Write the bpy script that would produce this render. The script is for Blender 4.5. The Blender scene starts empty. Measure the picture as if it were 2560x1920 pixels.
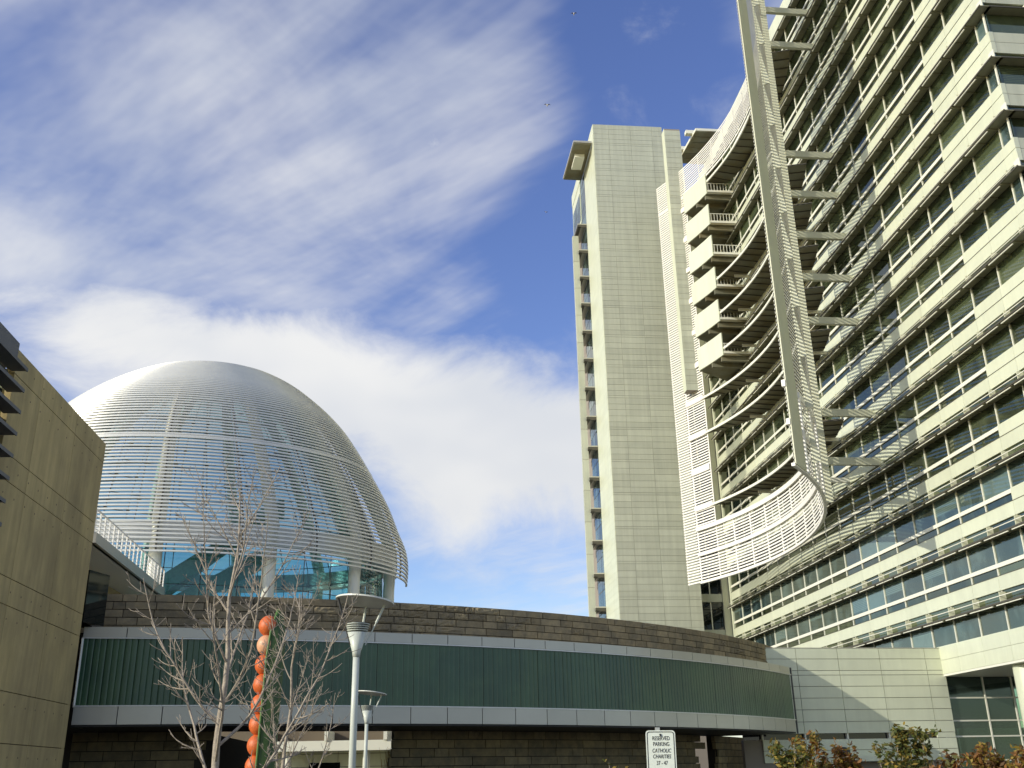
import bpy, math, random
from mathutils import Vector, Matrix
random.seed(7)
sc = bpy.context.scene
COL = sc.collection
rad = math.radians
# ------------------------------------------------------------------ camera
cam_d = bpy.data.cameras.new('camera')
cam_d.sensor_width = 36.0
cam_d.lens = 2500.0 / 2560.0 * 36.0
cam_d.clip_start = 0.1
cam_d.clip_end = 3000
cam = bpy.data.objects.new('camera', cam_d)
COL.objects.link(cam)
EYE = 1.65
upc = Vector((-118.0, 6390.0, -2500.0)).normalized()      # world up seen in camera axes: pitch 21 deg, roll 1 deg
fwc = Vector((0, 0, -1))
fwc = (fwc - fwc.dot(upc) * upc).normalized()
rtc = fwc.cross(upc)
cam.matrix_world = Matrix.Translation((0, 0, EYE)) @ Matrix((rtc, fwc, upc)).to_4x4()
sc.camera = cam
# ------------------------------------------------------------------ sky, sun, exposure
SUN_AZ, SUN_EL = rad(-119.0), rad(20.5)
SUN = Vector((math.sin(SUN_AZ) * math.cos(SUN_EL), math.cos(SUN_AZ) * math.cos(SUN_EL), math.sin(SUN_EL)))
world = bpy.data.worlds.new('World')
sc.world = world
world.use_nodes = True
world.cycles.sampling_method = 'MANUAL'
world.cycles.sample_map_resolution = 256


class NT:
    """small node-tree helper"""
    def __init__(self, tree):
        self.t = tree
        self.n = tree.nodes
        self.l = tree.links

    def new(self, typ, **kw):
        nd = self.n.new(typ)
        for k, v in kw.items():
            if k in nd.inputs.keys() and not hasattr(nd, k):
                self.set(nd.inputs[k], v)
            else:
                setattr(nd, k, v)
        return nd

    def set(self, sock, v):
        if hasattr(v, 'is_linked') or hasattr(v, 'links'):
            self.l.new(v, sock)
        else:
            sock.default_value = v

    def math(self, op, a, b=0.0, c=0.0, clamp=False):
        nd = self.n.new('ShaderNodeMath')
        nd.operation = op
        nd.use_clamp = clamp
        self.set(nd.inputs[0], a)
        self.set(nd.inputs[1], b)
        if op in ('MULTIPLY_ADD', 'SMOOTH_MIN', 'SMOOTH_MAX'):
            self.set(nd.inputs[2], c)
        return nd.outputs[0]

    def maprange(self, v, a, b, c=0.0, d=1.0, smooth=True):
        nd = self.n.new('ShaderNodeMapRange')
        nd.interpolation_type = 'SMOOTHSTEP' if smooth else 'LINEAR'
        self.set(nd.inputs[0], v)
        for i, x in enumerate((a, b, c, d)):
            nd.inputs[i + 1].default_value = x
        return nd.outputs[0]

    def noise(self, vec, scale, detail=4.0, rough=0.55, dist=0.0):
        nd = self.n.new('ShaderNodeTexNoise')
        if vec is not None:
            self.l.new(vec, nd.inputs['Vector'])
        nd.inputs['Scale'].default_value = scale
        nd.inputs['Detail'].default_value = detail
        nd.inputs['Roughness'].default_value = rough
        nd.inputs['Distortion'].default_value = dist
        return nd.outputs['Fac']

    def mix(self, fac, a, b, mode='MIX'):
        nd = self.n.new('ShaderNodeMix')
        nd.data_type = 'RGBA'
        nd.blend_type = mode
        self.set(nd.inputs[0], fac)
        self.set(nd.inputs[6], a)
        self.set(nd.inputs[7], b)
        return nd.outputs[2]

    def comb(self, x, y, z):
        nd = self.n.new('ShaderNodeCombineXYZ')
        for i, v in enumerate((x, y, z)):
            self.set(nd.inputs[i], v)
        return nd.outputs[0]


def build_world():
    t = NT(world.node_tree)
    t.n.clear()
    out = t.new('ShaderNodeOutputWorld')
    bg = t.new('ShaderNodeBackground')
    bg.inputs[1].default_value = 0.10
    sky = t.new('ShaderNodeTexSky', sky_type='NISHITA', sun_disc=False)
    sky.sun_elevation = SUN_EL
    sky.sun_rotation = SUN_AZ
    sky.altitude = 0
    sky.air_density = 1.0
    sky.dust_density = 0.6
    sky.ozone_density = 2.0
    tc = t.new('ShaderNodeTexCoord')
    sep = t.new('ShaderNodeSeparateXYZ')
    t.l.new(tc.outputs['Generated'], sep.inputs[0])
    x, y, z = sep.outputs
    az = t.math('SUBTRACT', t.math('PINGPONG', t.math('ADD', t.math('ARCTAN2', x, y), rad(34)), rad(60)), rad(34))   # the same sky goes on all round
    el = t.math('ARCSINE', z)
    # high cloud sheet: direction cut with a plane, streaks drawn out along one heading
    zz = t.math('MAXIMUM', t.math('ADD', z, 0.10), 0.06)
    px = t.math('DIVIDE', x, zz)
    py = t.math('DIVIDE', y, zz)
    p = t.comb(px, py, 0.0)
    rot = t.new('ShaderNodeVectorRotate', rotation_type='Z_AXIS')
    t.l.new(p, rot.inputs['Vector'])
    rot.inputs['Angle'].default_value = rad(-52)
    sc_ = t.new('ShaderNodeVectorMath', operation='MULTIPLY')
    t.l.new(rot.outputs[0], sc_.inputs[0])
    sc_.inputs[1].default_value = (1.0, 0.26, 1.0)
    cir = t.noise(sc_.outputs[0], 1.75, 6.0, 0.60, 0.35)
    cir2 = t.noise(p, 2.3, 5.0, 0.6, 0.3)
    cirrus = t.math('ADD', t.math('MULTIPLY', cir, 0.72), t.math('MULTIPLY', cir2, 0.28))
    # heavier cloud banks: broad bodies in azimuth / elevation, edges broken by noise
    pz = t.comb(t.math('MULTIPLY', az, 1.0), t.math('MULTIPLY', el, 1.7), 3.0)
    brk = t.noise(pz, 5.2, 7.0, 0.6, 0.4)

    def body(a0, e0, wa, we, amp, tilt=0.0):
        da = t.math('SUBTRACT', az, rad(a0))
        de = t.math('SUBTRACT', t.math('SUBTRACT', el, rad(e0)), t.math('MULTIPLY', da, tilt))
        qa = t.math('POWER', t.math('ABSOLUTE', t.math('DIVIDE', da, rad(wa))), 2.0)
        qe = t.math('POWER', t.math('ABSOLUTE', t.math('DIVIDE', de, rad(we))), 2.0)
        g = t.math('POWER', 2.718, t.math('MULTIPLY', t.math('ADD', qa, qe), -1.0))
        return t.math('MULTIPLY', g, amp)

    def sm(lst):
        a = lst[0]
        for b in lst[1:]:
            a = t.math('ADD', a, b)
        return a
    bank = sm(CLOUD(body))
    heavy = t.maprange(t.math('ADD', bank, t.math('MULTIPLY', t.math('SUBTRACT', brk, 0.5), 1.9)), 0.14, 0.95)
    thin = sm(THIN(body))
    c1 = t.maprange(t.math('ADD', cirrus, thin), 0.425, 0.70)
    cover = t.math('MAXIMUM', heavy, t.math('MULTIPLY', c1, 0.86))
    # self shading inside the cloud: bluish grey where it is thick and low, white on top
    shade = t.maprange(t.noise(pz, 3.6, 3.0, 0.55, 0.0), 0.36, 0.66)
    ccol = t.mix(shade, (6.9, 7.25, 7.9, 1), (8.7, 8.75, 8.8, 1))
    warm = t.maprange(el, rad(2), rad(30))
    ccol = t.mix(warm, t.mix(0.5, ccol, (8.9, 8.8, 8.5, 1)), ccol)
    hsv = t.new('ShaderNodeHueSaturation')
    hsv.inputs['Hue'].default_value = 0.522
    hsv.inputs['Saturation'].default_value = 1.14
    hsv.inputs['Value'].default_value = SKYV
    t.l.new(sky.outputs[0], hsv.inputs['Color'])
    col = t.mix(cover, hsv.outputs[0], ccol)
    t.l.new(col, bg.inputs[0])
    t.l.new(bg.outputs[0], out.inputs[0])


SKYV = 2.0


def CLOUD(b):
    # (azimuth, elevation, half widths, strength): the banks seen over the low roofs, then the same kind of bank all round
    return [b(-17, 22.0, 17, 3.8, 0.72), b(-6, 19.5, 13, 5.0, 0.60), b(2, 15.5, 9, 5.0, 0.62), b(-26, 24, 8, 3, 0.35, -0.1),
            b(-2, 34.6, 7, 2.2, 0.46, 0.14), b(2.4, 38.3, 2.6, 2.0, 0.36), b(-16, 38, 9, 2.5, 0.22, 0.15), b(2.5, 28.0, 4.5, 2.2, -0.7), b(-24, 28, 6, 1.6, -0.35)]


def THIN(b):
    return [b(-18, 40, 20, 6, 0.10), b(-8, 31, 14, 4, 0.03), b(-14, 26, 16, 3, 0.06), b(10, 39, 6.5, 9, -0.24), b(3, 28, 4, 4, -0.16)]


build_world()
sun_d = bpy.data.lights.new('sun', 'SUN')
sun_d.energy = 3.75
sun_d.angle = rad(0.5)
sun_d.color = (1.0, 0.95, 0.80)
sun = bpy.data.objects.new('sun', sun_d)
COL.objects.link(sun)
sun.rotation_euler = (-SUN).to_track_quat('-Z', 'Y').to_euler()
sun.location = (-60, -30, 60)
vs = sc.view_settings
vs.view_transform = 'Standard'
vs.look = 'None'
vs.exposure = 0.0
vs.gamma = 1.0
vs.use_curve_mapping = False
sc.render.engine = 'CYCLES'
sc.cycles.max_bounces = 6
sc.cycles.diffuse_bounces = 4
sc.cycles.glossy_bounces = 3
sc.cycles.transparent_max_bounces = 14
sc.cycles.caustics_reflective = True      # the sunlit glass front throws light back on the stair tower and low building
sc.cycles.blur_glossy = 4.0
sc.cycles.caustics_refractive = False

# ------------------------------------------------------------------ materials
MATS = {}


def mat(name, col, rough=0.5, metal=0.0, spec=0.5, var=0.0, obvar=0.0, nscale=0.6, stretch=(1, 1, 1), bump=0.0, bscale=20.0,
        col2=None, coat=0.0, streak=0.0):
    m = bpy.data.materials.new(name)
    m.use_nodes = True
    t = NT(m.node_tree)
    b = t.n['Principled BSDF']
    b.inputs['Roughness'].default_value = rough
    b.inputs['Metallic'].default_value = metal
    b.inputs['Specular IOR Level'].default_value = spec
    b.inputs['Coat Weight'].default_value = coat
    base = (*col, 1)
    geo = t.new('ShaderNodeNewGeometry')
    pos = geo.outputs['Position']
    if stretch != (1, 1, 1):
        mu = t.new('ShaderNodeVectorMath', operation='MULTIPLY')
        t.l.new(pos, mu.inputs[0])
        mu.inputs[1].default_value = stretch
        pos = mu.outputs[0]
    cur = base
    if col2 is not None:
        f = t.maprange(t.noise(pos, nscale, 6.0, 0.6), 0.38, 0.62)
        cur = t.mix(f, base, (*col2, 1))
    if var:
        f = t.noise(pos, nscale * 2.7, 7.0, 0.65)
        k = t.maprange(f, 0.25, 0.75, 1 - var, 1 + var, False)
        cur = t.mix(1.0, cur, t.comb(k, k, k), 'MULTIPLY')
    if streak:
        mu = t.new('ShaderNodeVectorMath', operation='MULTIPLY')
        t.l.new(geo.outputs['Position'], mu.inputs[0])
        mu.inputs[1].default_value = (2.2, 2.2, 0.12)
        f = t.noise(mu.outputs[0], 1.0, 5.0, 0.6)
        k = t.maprange(f, 0.3, 0.7, 1 - streak, 1 + streak * 0.5, False)
        cur = t.mix(1.0, cur, t.comb(k, k, k), 'MULTIPLY')
    if obvar:
        oi = t.new('ShaderNodeObjectInfo')
        k = t.maprange(oi.outputs['Random'], 0, 1, 1 - obvar, 1 + obvar, False)
        cur = t.mix(1.0, cur, t.comb(k, k, k), 'MULTIPLY')
    t.set(b.inputs['Base Color'], cur)
    if bump:
        bn = t.new('ShaderNodeBump')
        bn.inputs['Strength'].default_value = bump
        bn.inputs['Distance'].default_value = 0.03
        t.l.new(t.noise(geo.outputs['Position'], bscale, 8.0, 0.65), bn.inputs['Height'])
        t.l.new(bn.outputs[0], b.inputs['Normal'])
    MATS[name] = m
    return m


def glass_window(name, dark, light, amt=0.5, rough=0.03):
    """office glass: dark tinted body with paler rooms behind, strong mirror at grazing angles"""
    m = bpy.data.materials.new(name)
    m.use_nodes = True
    t = NT(m.node_tree)
    b = t.n['Principled BSDF']
    oi = t.new('ShaderNodeObjectInfo')
    geo = t.new('ShaderNodeNewGeometry')
    mu = t.new('ShaderNodeVectorMath', operation='MULTIPLY')
    t.l.new(geo.outputs['Position'], mu.inputs[0])
    mu.inputs[1].default_value = (0.9, 0.9, 0.5)
    f = t.noise(mu.outputs[0], 0.55, 3.0, 0.6, 0.8)
    r = t.math('ADD', t.math('MULTIPLY', t.math('POWER', oi.outputs['Random'], 2.0), 0.5), t.math('MULTIPLY', t.math('GREATER_THAN', oi.outputs['Random'], 0.88), 1.3))
    k = t.math('MULTIPLY', t.math('ADD', r, t.maprange(f, 0.45, 0.7)), amt, clamp=True)
    tco = t.new('ShaderNodeTexCoord')
    sx_ = t.new('ShaderNodeSeparateXYZ')
    t.l.new(tco.outputs['Object'], sx_.inputs[0])
    r2 = t.math('FRACT', t.math('MULTIPLY', oi.outputs['Random'], 37.7))
    r3 = t.math('FRACT', t.math('MULTIPLY', oi.outputs['Random'], 91.3))
    drop = t.math('SUBTRACT', -1.75, t.math('MULTIPLY', r2, 1.6))
    bl = t.math('MULTIPLY', t.math('GREATER_THAN', sx_.outputs[2], drop), t.math('GREATER_THAN', r3, 0.62))
    slat = t.math('MULTIPLY_ADD', t.math('SINE', t.math('MULTIPLY', sx_.outputs[2], 46.0)), 0.25, 0.75)
    bcol = t.mix(1.0, (*[c * 1.3 for c in light], 1), t.comb(slat, slat, slat), 'MULTIPLY')
    t.set(b.inputs['Base Color'], t.mix(t.math('MULTIPLY', bl, 0.8), t.mix(k, (*dark, 1), (*light, 1)), bcol))
    b.inputs['Roughness'].default_value = rough
    b.inputs['IOR'].default_value = 2.3
    b.inputs['Specular IOR Level'].default_value = 0.5
    b.inputs['Specular Tint'].default_value = (0.95, 1.0, 0.74, 1)
    MATS[name] = m
    return m


def glass_clear(name, tint, gloss=(0.9, 0.95, 0.95), k=0.85):
    """see-through tinted pane: transmits the tint, mirrors by Fresnel"""
    m = bpy.data.materials.new(name)
    m.use_nodes = True
    t = NT(m.node_tree)
    t.n.clear()
    out = t.new('ShaderNodeOutputMaterial')
    tr = t.new('ShaderNodeBsdfTransparent')
    tr.inputs[0].default_value = (*tint, 1)
    gl = t.new('ShaderNodeBsdfGlossy')
    gl.inputs[0].default_value = (*gloss, 1)
    gl.inputs['Roughness'].default_value = 0.04
    df = t.new('ShaderNodeBsdfDiffuse')
    df.inputs[0].default_value = (tint[0] * 0.55, tint[1] * 0.62, tint[2] * 0.62, 1)
    fr = t.new('ShaderNodeFresnel')
    fr.inputs[0].default_value = 1.5
    m1 = t.new('ShaderNodeMixShader')
    m1.inputs[0].default_value = 1 - k
    t.l.new(tr.outputs[0], m1.inputs[1])
    t.l.new(df.outputs[0], m1.inputs[2])
    m2 = t.new('ShaderNodeMixShader')
    t.l.new(fr.outputs[0], m2.inputs[0])
    t.l.new(m1.outputs[0], m2.inputs[1])
    t.l.new(gl.outputs[0], m2.inputs[2])
    t.l.new(m2.outputs[0], out.inputs[0])
    MATS[name] = m
    return m


PANEL = mat('panel_white', (0.68, 0.705, 0.54), 0.40, metal=0.12, var=0.05, obvar=0.035, nscale=0.25, streak=0.05)
STAIRP = mat('panel_white_shaded', (0.495, 0.51, 0.41), 0.40, var=0.06, obvar=0.075, nscale=0.2, streak=0.11)  # white panel darkened for shaded faces; streaks partly echo reflected light
JOINT = mat('joint_dark', (0.30, 0.26, 0.22), 0.9)  # dark core colour showing in the gaps between panels
TRIM = mat('trim_cream', (0.78, 0.77, 0.66), 0.4, obvar=0.03)
LOUV = mat('louver_white', (0.84, 0.81, 0.74), 0.35, obvar=0.04)
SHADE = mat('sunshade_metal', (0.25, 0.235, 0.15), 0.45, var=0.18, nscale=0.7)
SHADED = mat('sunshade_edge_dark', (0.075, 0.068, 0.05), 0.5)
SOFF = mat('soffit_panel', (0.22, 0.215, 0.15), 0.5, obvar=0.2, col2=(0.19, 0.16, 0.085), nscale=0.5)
OLIVE = mat('painted_steel', (0.60, 0.60, 0.45), 0.45, var=0.05)
GLW = glass_window('window_glass', (0.005, 0.010, 0.005), (0.075, 0.095, 0.05), 0.5)
GLB = glass_window('window_glass_blue', (0.02, 0.035, 0.035), (0.11, 0.17, 0.17), 0.5)
GLD = mat('glass_dark', (0.008, 0.012, 0.012), 0.04, spec=0.6)
BODY = mat('core_dark', (0.02, 0.02, 0.018), 0.9)
CONC = mat('concrete', (0.50, 0.395, 0.185), 0.85, var=0.18, obvar=0.06, nscale=0.35, stretch=(1, 1, 0.55), bump=0.15, bscale=9,
           col2=(0.41, 0.325, 0.16), streak=0.18)
CONCD = mat('concrete_joint', (0.14, 0.11, 0.075), 0.9)
CONCG = mat('coping_grey', (0.17, 0.17, 0.17), 0.8, var=0.1)
STONE = mat('sandstone', (0.30, 0.235, 0.13), 0.9, var=0.22, obvar=0.22, nscale=1.3, bump=0.55, bscale=11, col2=(0.22, 0.18, 0.11))
STONEJ = mat('mortar_dark', (0.045, 0.036, 0.028), 0.95)
FASC = mat('fascia_zinc', (0.52, 0.50, 0.42), 0.32, metal=0.3, var=0.05, obvar=0.05, nscale=0.3)
ALU = mat('aluminium', (0.70, 0.69, 0.64), 0.32, metal=0.25, var=0.05)
ALUD = mat('aluminium_dark', (0.10, 0.10, 0.095), 0.45, metal=0.3)
CHAN = mat('channel_glass', (0.052, 0.115, 0.056), 0.28, spec=0.5, var=0.12, obvar=0.07, nscale=0.35, col2=(0.034, 0.088, 0.050))
DOMEG = glass_clear('rotunda_glass', (0.66, 0.83, 0.84), k=0.90)
TEAL = glass_clear('rotunda_drum_glass', (0.40, 0.72, 0.76), k=0.86)
RAILG = glass_clear('balcony_glass', (0.80, 0.90, 0.86), k=0.8)
BARK = mat('bark_pale', (0.33, 0.275, 0.21), 0.7, var=0.5, nscale=6.0)
ORANGE = mat('orange_paint', (0.62, 0.13, 0.028), 0.5, var=0.3, nscale=5.0, bump=0.2, bscale=30)
PEACH = mat('peach_paint', (0.70, 0.36, 0.20), 0.45, var=0.1, nscale=5.0)
PODG = mat('pod_green', (0.04, 0.085, 0.018), 0.5, var=0.3, nscale=4.0)
PODL = mat('pod_green_edge', (0.085, 0.18, 0.035), 0.5, var=0.2, nscale=5.0)
LAMP = mat('lamp_paint', (0.56, 0.59, 0.52), 0.4, var=0.04)
LAMPW = mat('lamp_disc_white', (0.70, 0.70, 0.62), 0.4)
SIGNW = mat('sign_white', (0.66, 0.70, 0.62), 0.4, var=0.06, nscale=8)
SIGNK = mat('sign_black', (0.02, 0.02, 0.02), 0.5)
GALV = mat('galvanised', (0.55, 0.55, 0.50), 0.4, metal=0.5)
PAVE = mat('paving', (0.095, 0.088, 0.066), 0.9, var=0.2, nscale=0.5, col2=(0.075, 0.07, 0.055))
ROOF = mat('roof_membrane', (0.35, 0.34, 0.31), 0.9, var=0.1)
DARKM = mat('dark_metal', (0.035, 0.035, 0.035), 0.5)
STRAW = mat('dry_grass', (0.40, 0.26, 0.09), 0.8, var=0.3, nscale=6)
BIRD = mat('gull_grey', (0.20, 0.18, 0.17), 0.8)
BIRDW = mat('gull_white', (0.75, 0.72, 0.70), 0.8)


def leafmat(name, c):
    m = bpy.data.materials.new(name)
    m.use_nodes = True
    t = NT(m.node_tree)
    b = t.n['Principled BSDF']
    at = t.new('ShaderNodeAttribute', attribute_name='tone')
    t.l.new(at.outputs['Color'], b.inputs['Base Color'])
    b.inputs['Roughness'].default_value = 0.65
    tl = t.new('ShaderNodeBsdfTranslucent')
    t.l.new(at.outputs['Color'], tl.inputs[0])
    mx = t.new('ShaderNodeMixShader')
    mx.inputs[0].default_value = 0.3
    t.l.new(b.outputs[0], mx.inputs[1])
    t.l.new(tl.outputs[0], mx.inputs[2])
    t.l.new(mx.outputs[0], t.n['Material Output'].inputs[0])
    return m


LEAF = leafmat('autumn_leaf', None)


# ------------------------------------------------------------------ mesh helpers
class MB:
    def __init__(self):
        self.v = []
        self.f = []
        self.m = []

    def add(self, vs_, fs, mi=0):
        o = len(self.v)
        self.v += [tuple(p) for p in vs_]
        self.f += [tuple(i + o for i in f) for f in fs]
        self.m += [mi] * len(fs)
        return self

    BF = [(0, 3, 2, 1), (4, 5, 6, 7), (0, 1, 5, 4), (1, 2, 6, 5), (2, 3, 7, 6), (3, 0, 4, 7)]

    def hexa(self, p8, mi=0):
        return self.add(p8, self.BF, mi)

    def fbox(self, U, N, u0, u1, n0, n1, z0, z1, o=(0, 0, 0), mi=0):
        """box in a facade frame: U along the wall, N out of it"""
        def P(u, n, z):
            return (o[0] + U[0] * u + N[0] * n, o[1] + U[1] * u + N[1] * n, o[2] + z)
        q = [P(u0, n0, z0), P(u1, n0, z0), P(u1, n1, z0), P(u0, n1, z0), P(u0, n0, z1), P(u1, n0, z1), P(u1, n1, z1), P(u0, n1, z1)]
        if (U[0] * N[1] - U[1] * N[0]) < 0:
            q = [q[i] for i in (0, 3, 2, 1, 4, 7, 6, 5)]
        return self.hexa(q, mi)

    def box(self, c, s, mi=0):
        return self.fbox((1, 0), (0, 1), c[0] - s[0] / 2, c[0] + s[0] / 2, c[1] - s[1] / 2, c[1] + s[1] / 2, c[2] - s[2] / 2, c[2] + s[2] / 2, mi=mi)

    def tube(self, pts, r, k=8, cap=True, mi=0, flat=1.0):
        pts = [Vector(p) for p in pts]
        n = len(pts)
        if not hasattr(r, '__len__'):
            r = [r] * n
        o = len(self.v)
        prev = None
        for i, p in enumerate(pts):
            d = (pts[min(i + 1, n - 1)] - pts[max(i - 1, 0)])
            if d.length < 1e-9:
                d = Vector((0, 0, 1))
            d.normalize()
            a = Vector((0, 0, 1)) if abs(d.z) < 0.9 else Vector((1, 0, 0))
            if prev is not None and abs(prev.dot(d)) < 0.95:
                x = (prev - prev.dot(d) * d).normalized()
            else:
                x = a.cross(d).normalized()
            prev = x
            y = d.cross(x)
            for j in range(k):
                t = 2 * math.pi * j / k
                q = p + x * (math.cos(t) * r[i]) + y * (math.sin(t) * r[i] * flat)
                self.v.append(tuple(q))
        for i in range(n - 1):
            for j in range(k):
                a, b = o + i * k + j, o + i * k + (j + 1) % k
                self.f.append((a, b, b + k, a + k))
                self.m.append(mi)
        if cap:
            self.f.append(tuple(o + j for j in range(k - 1, -1, -1)))
            self.f.append(tuple(o + (n - 1) * k + j for j in range(k)))
            self.m += [mi, mi]
        return self

    def beam(self, a, b, w, h, mi=0):
        """rectangular bar from a to b, w wide, h tall"""
        a, b = Vector(a), Vector(b)
        d = (b - a).normalized()
        up = Vector((0, 0, 1)) if abs(d.z) < 0.98 else Vector((1, 0, 0))
        s = d.cross(up).normalized()
        u = s.cross(d)
        q = []
        for p in (a, b):
            q += [p - s * w / 2 - u * h / 2, p + s * w / 2 - u * h / 2, p + s * w / 2 + u * h / 2, p - s * w / 2 + u * h / 2]
        self.add(q, [(3, 2, 1, 0), (4, 5, 6, 7), (0, 1, 5, 4), (1, 2, 6, 5), (2, 3, 7, 6), (3, 0, 4, 7)], mi)
        return self

    def loft(self, rows, close=False, mi=0):
        o = len(self.v)
        n = len(rows[0])
        for r in rows:
            self.v += [tuple(p) for p in r]
        for i in range(len(rows) - 1):
            for j in range(n if close else n - 1):
                a, b = o + i * n + j, o + i * n + (j + 1) % n
                self.f.append((a, b, b + n, a + n))
                self.m.append(mi)
        return self

    def prism(self, poly, z0, z1, mi=0):
        n = len(poly)
        o = len(self.v)
        ar = sum(poly[i][0] * poly[(i + 1) % n][1] - poly[(i + 1) % n][0] * poly[i][1] for i in range(n))
        if ar < 0:
            poly = poly[::-1]
        self.v += [(p[0], p[1], z0) for p in poly] + [(p[0], p[1], z1) for p in poly]
        self.f.append(tuple(o + i for i in range(n - 1, -1, -1)))
        self.f.append(tuple(o + n + i for i in range(n)))
        for i in range(n):
            j = (i + 1) % n
            self.f.append((o + i, o + j, o + n + j, o + n + i))
        self.m += [mi] * (n + 2)
        return self

    def arc(self, C, r0, r1, a0, a1, z0, z1, seg=None, mi=0):
        """curved bar: ring sector with rectangular section (angles in degrees)"""
        seg = seg or max(2, int(abs(a1 - a0) / 1.6))
        rows = []
        for i in range(seg + 1):
            t = rad(a0 + (a1 - a0) * i / seg)
            c, s = math.cos(t), math.sin(t)
            rows.append([(C[0] + r0 * c, C[1] + r0 * s, z0), (C[0] + r1 * c, C[1] + r1 * s, z0),
                         (C[0] + r1 * c, C[1] + r1 * s, z1), (C[0] + r0 * c, C[1] + r0 * s, z1)])
        o = len(self.v)
        self.loft(rows, True, mi)
        n = len(rows)
        self.f.append((o, o + 1, o + 2, o + 3))
        self.f.append(tuple(o + (n - 1) * 4 + k for k in (3, 2, 1, 0)))
        self.m += [mi, mi]
        return self

    def mesh(self, name, smooth=False):
        me = bpy.data.meshes.new(name)
        me.from_pydata(self.v, [], self.f)
        if any(self.m):
            me.polygons.foreach_set('material_index', self.m)
        if smooth:
            me.polygons.foreach_set('use_smooth', [True] * len(self.f))
        me.update()
        return me


W = {}


def thing(name, label, cat, loc, group=None):
    o = bpy.data.objects.new(name, None)
    o.empty_display_size = 0.5
    COL.objects.link(o)
    o.location = loc
    W[o] = Vector(loc)
    o['label'] = label
    o['category'] = cat
    if group:
        o['group'] = group
    return o


def obj(name, me, mats, parent=None, loc=(0, 0, 0), rotz=0.0, scale=None, smooth=False, kind=None):
    """link a mesh; loc is a world position; mesh may be an MB"""
    if isinstance(me, MB):
        me = me.mesh(name, smooth)
    if not me.materials:
        for m in (mats if isinstance(mats, (list, tuple)) else [mats]):
            me.materials.append(m)
    o = bpy.data.objects.new(name, me)
    COL.objects.link(o)
    w = Vector(loc)
    W[o] = w
    if parent is not None:
        o.parent = parent
        o.location = w - W[parent]
    else:
        o.location = w
    if rotz:
        o.rotation_euler = (0, 0, rotz)
    if scale:
        o.scale = scale
    if kind:
        o['kind'] = kind
    return o


def many(name, me, mats, parent, places, limit=296, eye=(0, 0, EYE)):
    """alike pieces: the ones that show largest become parts that share one mesh, the rest one joined part.
    places: (loc, rotz, scale)"""
    if isinstance(me, MB):
        me = me.mesh(name)
    for m in (mats if isinstance(mats, (list, tuple)) else [mats]):
        me.materials.append(m)
    places = sorted(places, key=lambda p: (Vector(p[0]) - Vector(eye)).length)
    for p in places[:limit]:
        obj(name, me, mats, parent, p[0], p[1] if len(p) > 1 else 0, p[2] if len(p) > 2 else None)
    rest = places[limit:]
    if rest:
        mb = MB()
        vs0 = [v.co.copy() for v in me.vertices]
        fs0 = [tuple(p.vertices) for p in me.polygons]
        ms0 = [p.material_index for p in me.polygons]
        for p in rest:
            M = Matrix.Translation(Vector(p[0]) - W[parent])
            if len(p) > 1 and p[1]:
                M = M @ Matrix.Rotation(p[1], 4, 'Z')
            if len(p) > 2 and p[2]:
                M = M @ Matrix.Diagonal((*p[2], 1))
            o = len(mb.v)
            mb.v += [tuple(M @ v) for v in vs0]
            mb.f += [tuple(i + o for i in f) for f in fs0]
            mb.m += ms0
        obj(name, mb, mats, parent, W[parent], kind='stuff')


def unit(name):
    return MB().box((0, 0, 0), (1, 1, 1)).mesh(name)


def tops(p, label, cat, group=None):
    p['label'] = label
    p['category'] = cat
    if group:
        p['group'] = group


def struct(o):
    o['kind'] = 'structure'
    return o


def lerp(a, b, t):
    return a + (b - a) * t


# city grid of the site: E2 runs along the office facade (away from the street), E1 across it
GA = rad(5.7)
E1 = Vector((math.cos(GA), math.sin(GA)))
E2 = Vector((-math.sin(GA), math.cos(GA)))
NW = -E1        # facing the plaza
NS = -E2        # facing the street

# ------------------------------------------------------------------ ground
g = MB()
g.prism([(-900, -300), (900, -300), (900, 1500), (-900, 1500)], -0.5, 0.0)
struct(obj('ground', g, PAVE))

# ------------------------------------------------------------------ office tower
F0 = Vector((32.5, 54.3))
FL = 4.22
BAY = 3.29
U0 = 1.32
NB = 20
S0 = 13.15


def fp(s, n=0.0, z=0.0):
    q = F0 + E2 * s + NW * n
    return (q.x, q.y, z)


tower = thing('office_tower', 'tall white office tower with rows of windows and horizontal sunshades', 'building', (36, 88, 0))
core = MB()
core.fbox(E2, NW, 0.25, 67.6, -14, -0.24, 7.86, 76.9, (F0.x, F0.y, 0))
obj('core', core, BODY, tower)
roof = MB()
roof.fbox(E2, NW, 0.3, 67.4, -13.8, -0.3, 76.9, 77.2, (F0.x, F0.y, 0))
obj('roof', roof, ROOF, tower)

w = BAY
spand = MB().fbox(E2, NW, 0.012, w - 0.012, -0.2, 0.0, -0.90, 0.0)
spand.fbox(E2, NW, 0.012, w - 0.012, -0.2, 0.03, 0.0, 0.03, mi=1)
win = MB().fbox(E2, NW, 0.03, w - 0.03, -0.20, -0.14, -3.42, -1.70)
low = MB().fbox(E2, NW, 0.03, w - 0.03, -0.20, -0.14, -4.19, -3.68)
cler = MB().fbox(E2, NW, 0.03, w - 0.03, -0.20, -0.14, -1.70, -0.90)
mull = MB().fbox(E2, NW, -0.04, 0.04, -0.20, -0.06, -4.19, -0.90)
shade = MB()
shade.fbox(E2, NW, 0.0, w, -0.12, 0.64, -1.82, -1.76)
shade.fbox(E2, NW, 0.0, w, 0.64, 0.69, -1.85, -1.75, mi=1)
shade.fbox(E2, NW, 0.22, w - 0.22, 0.54, 0.61, -1.94, -1.87, mi=2)
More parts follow.
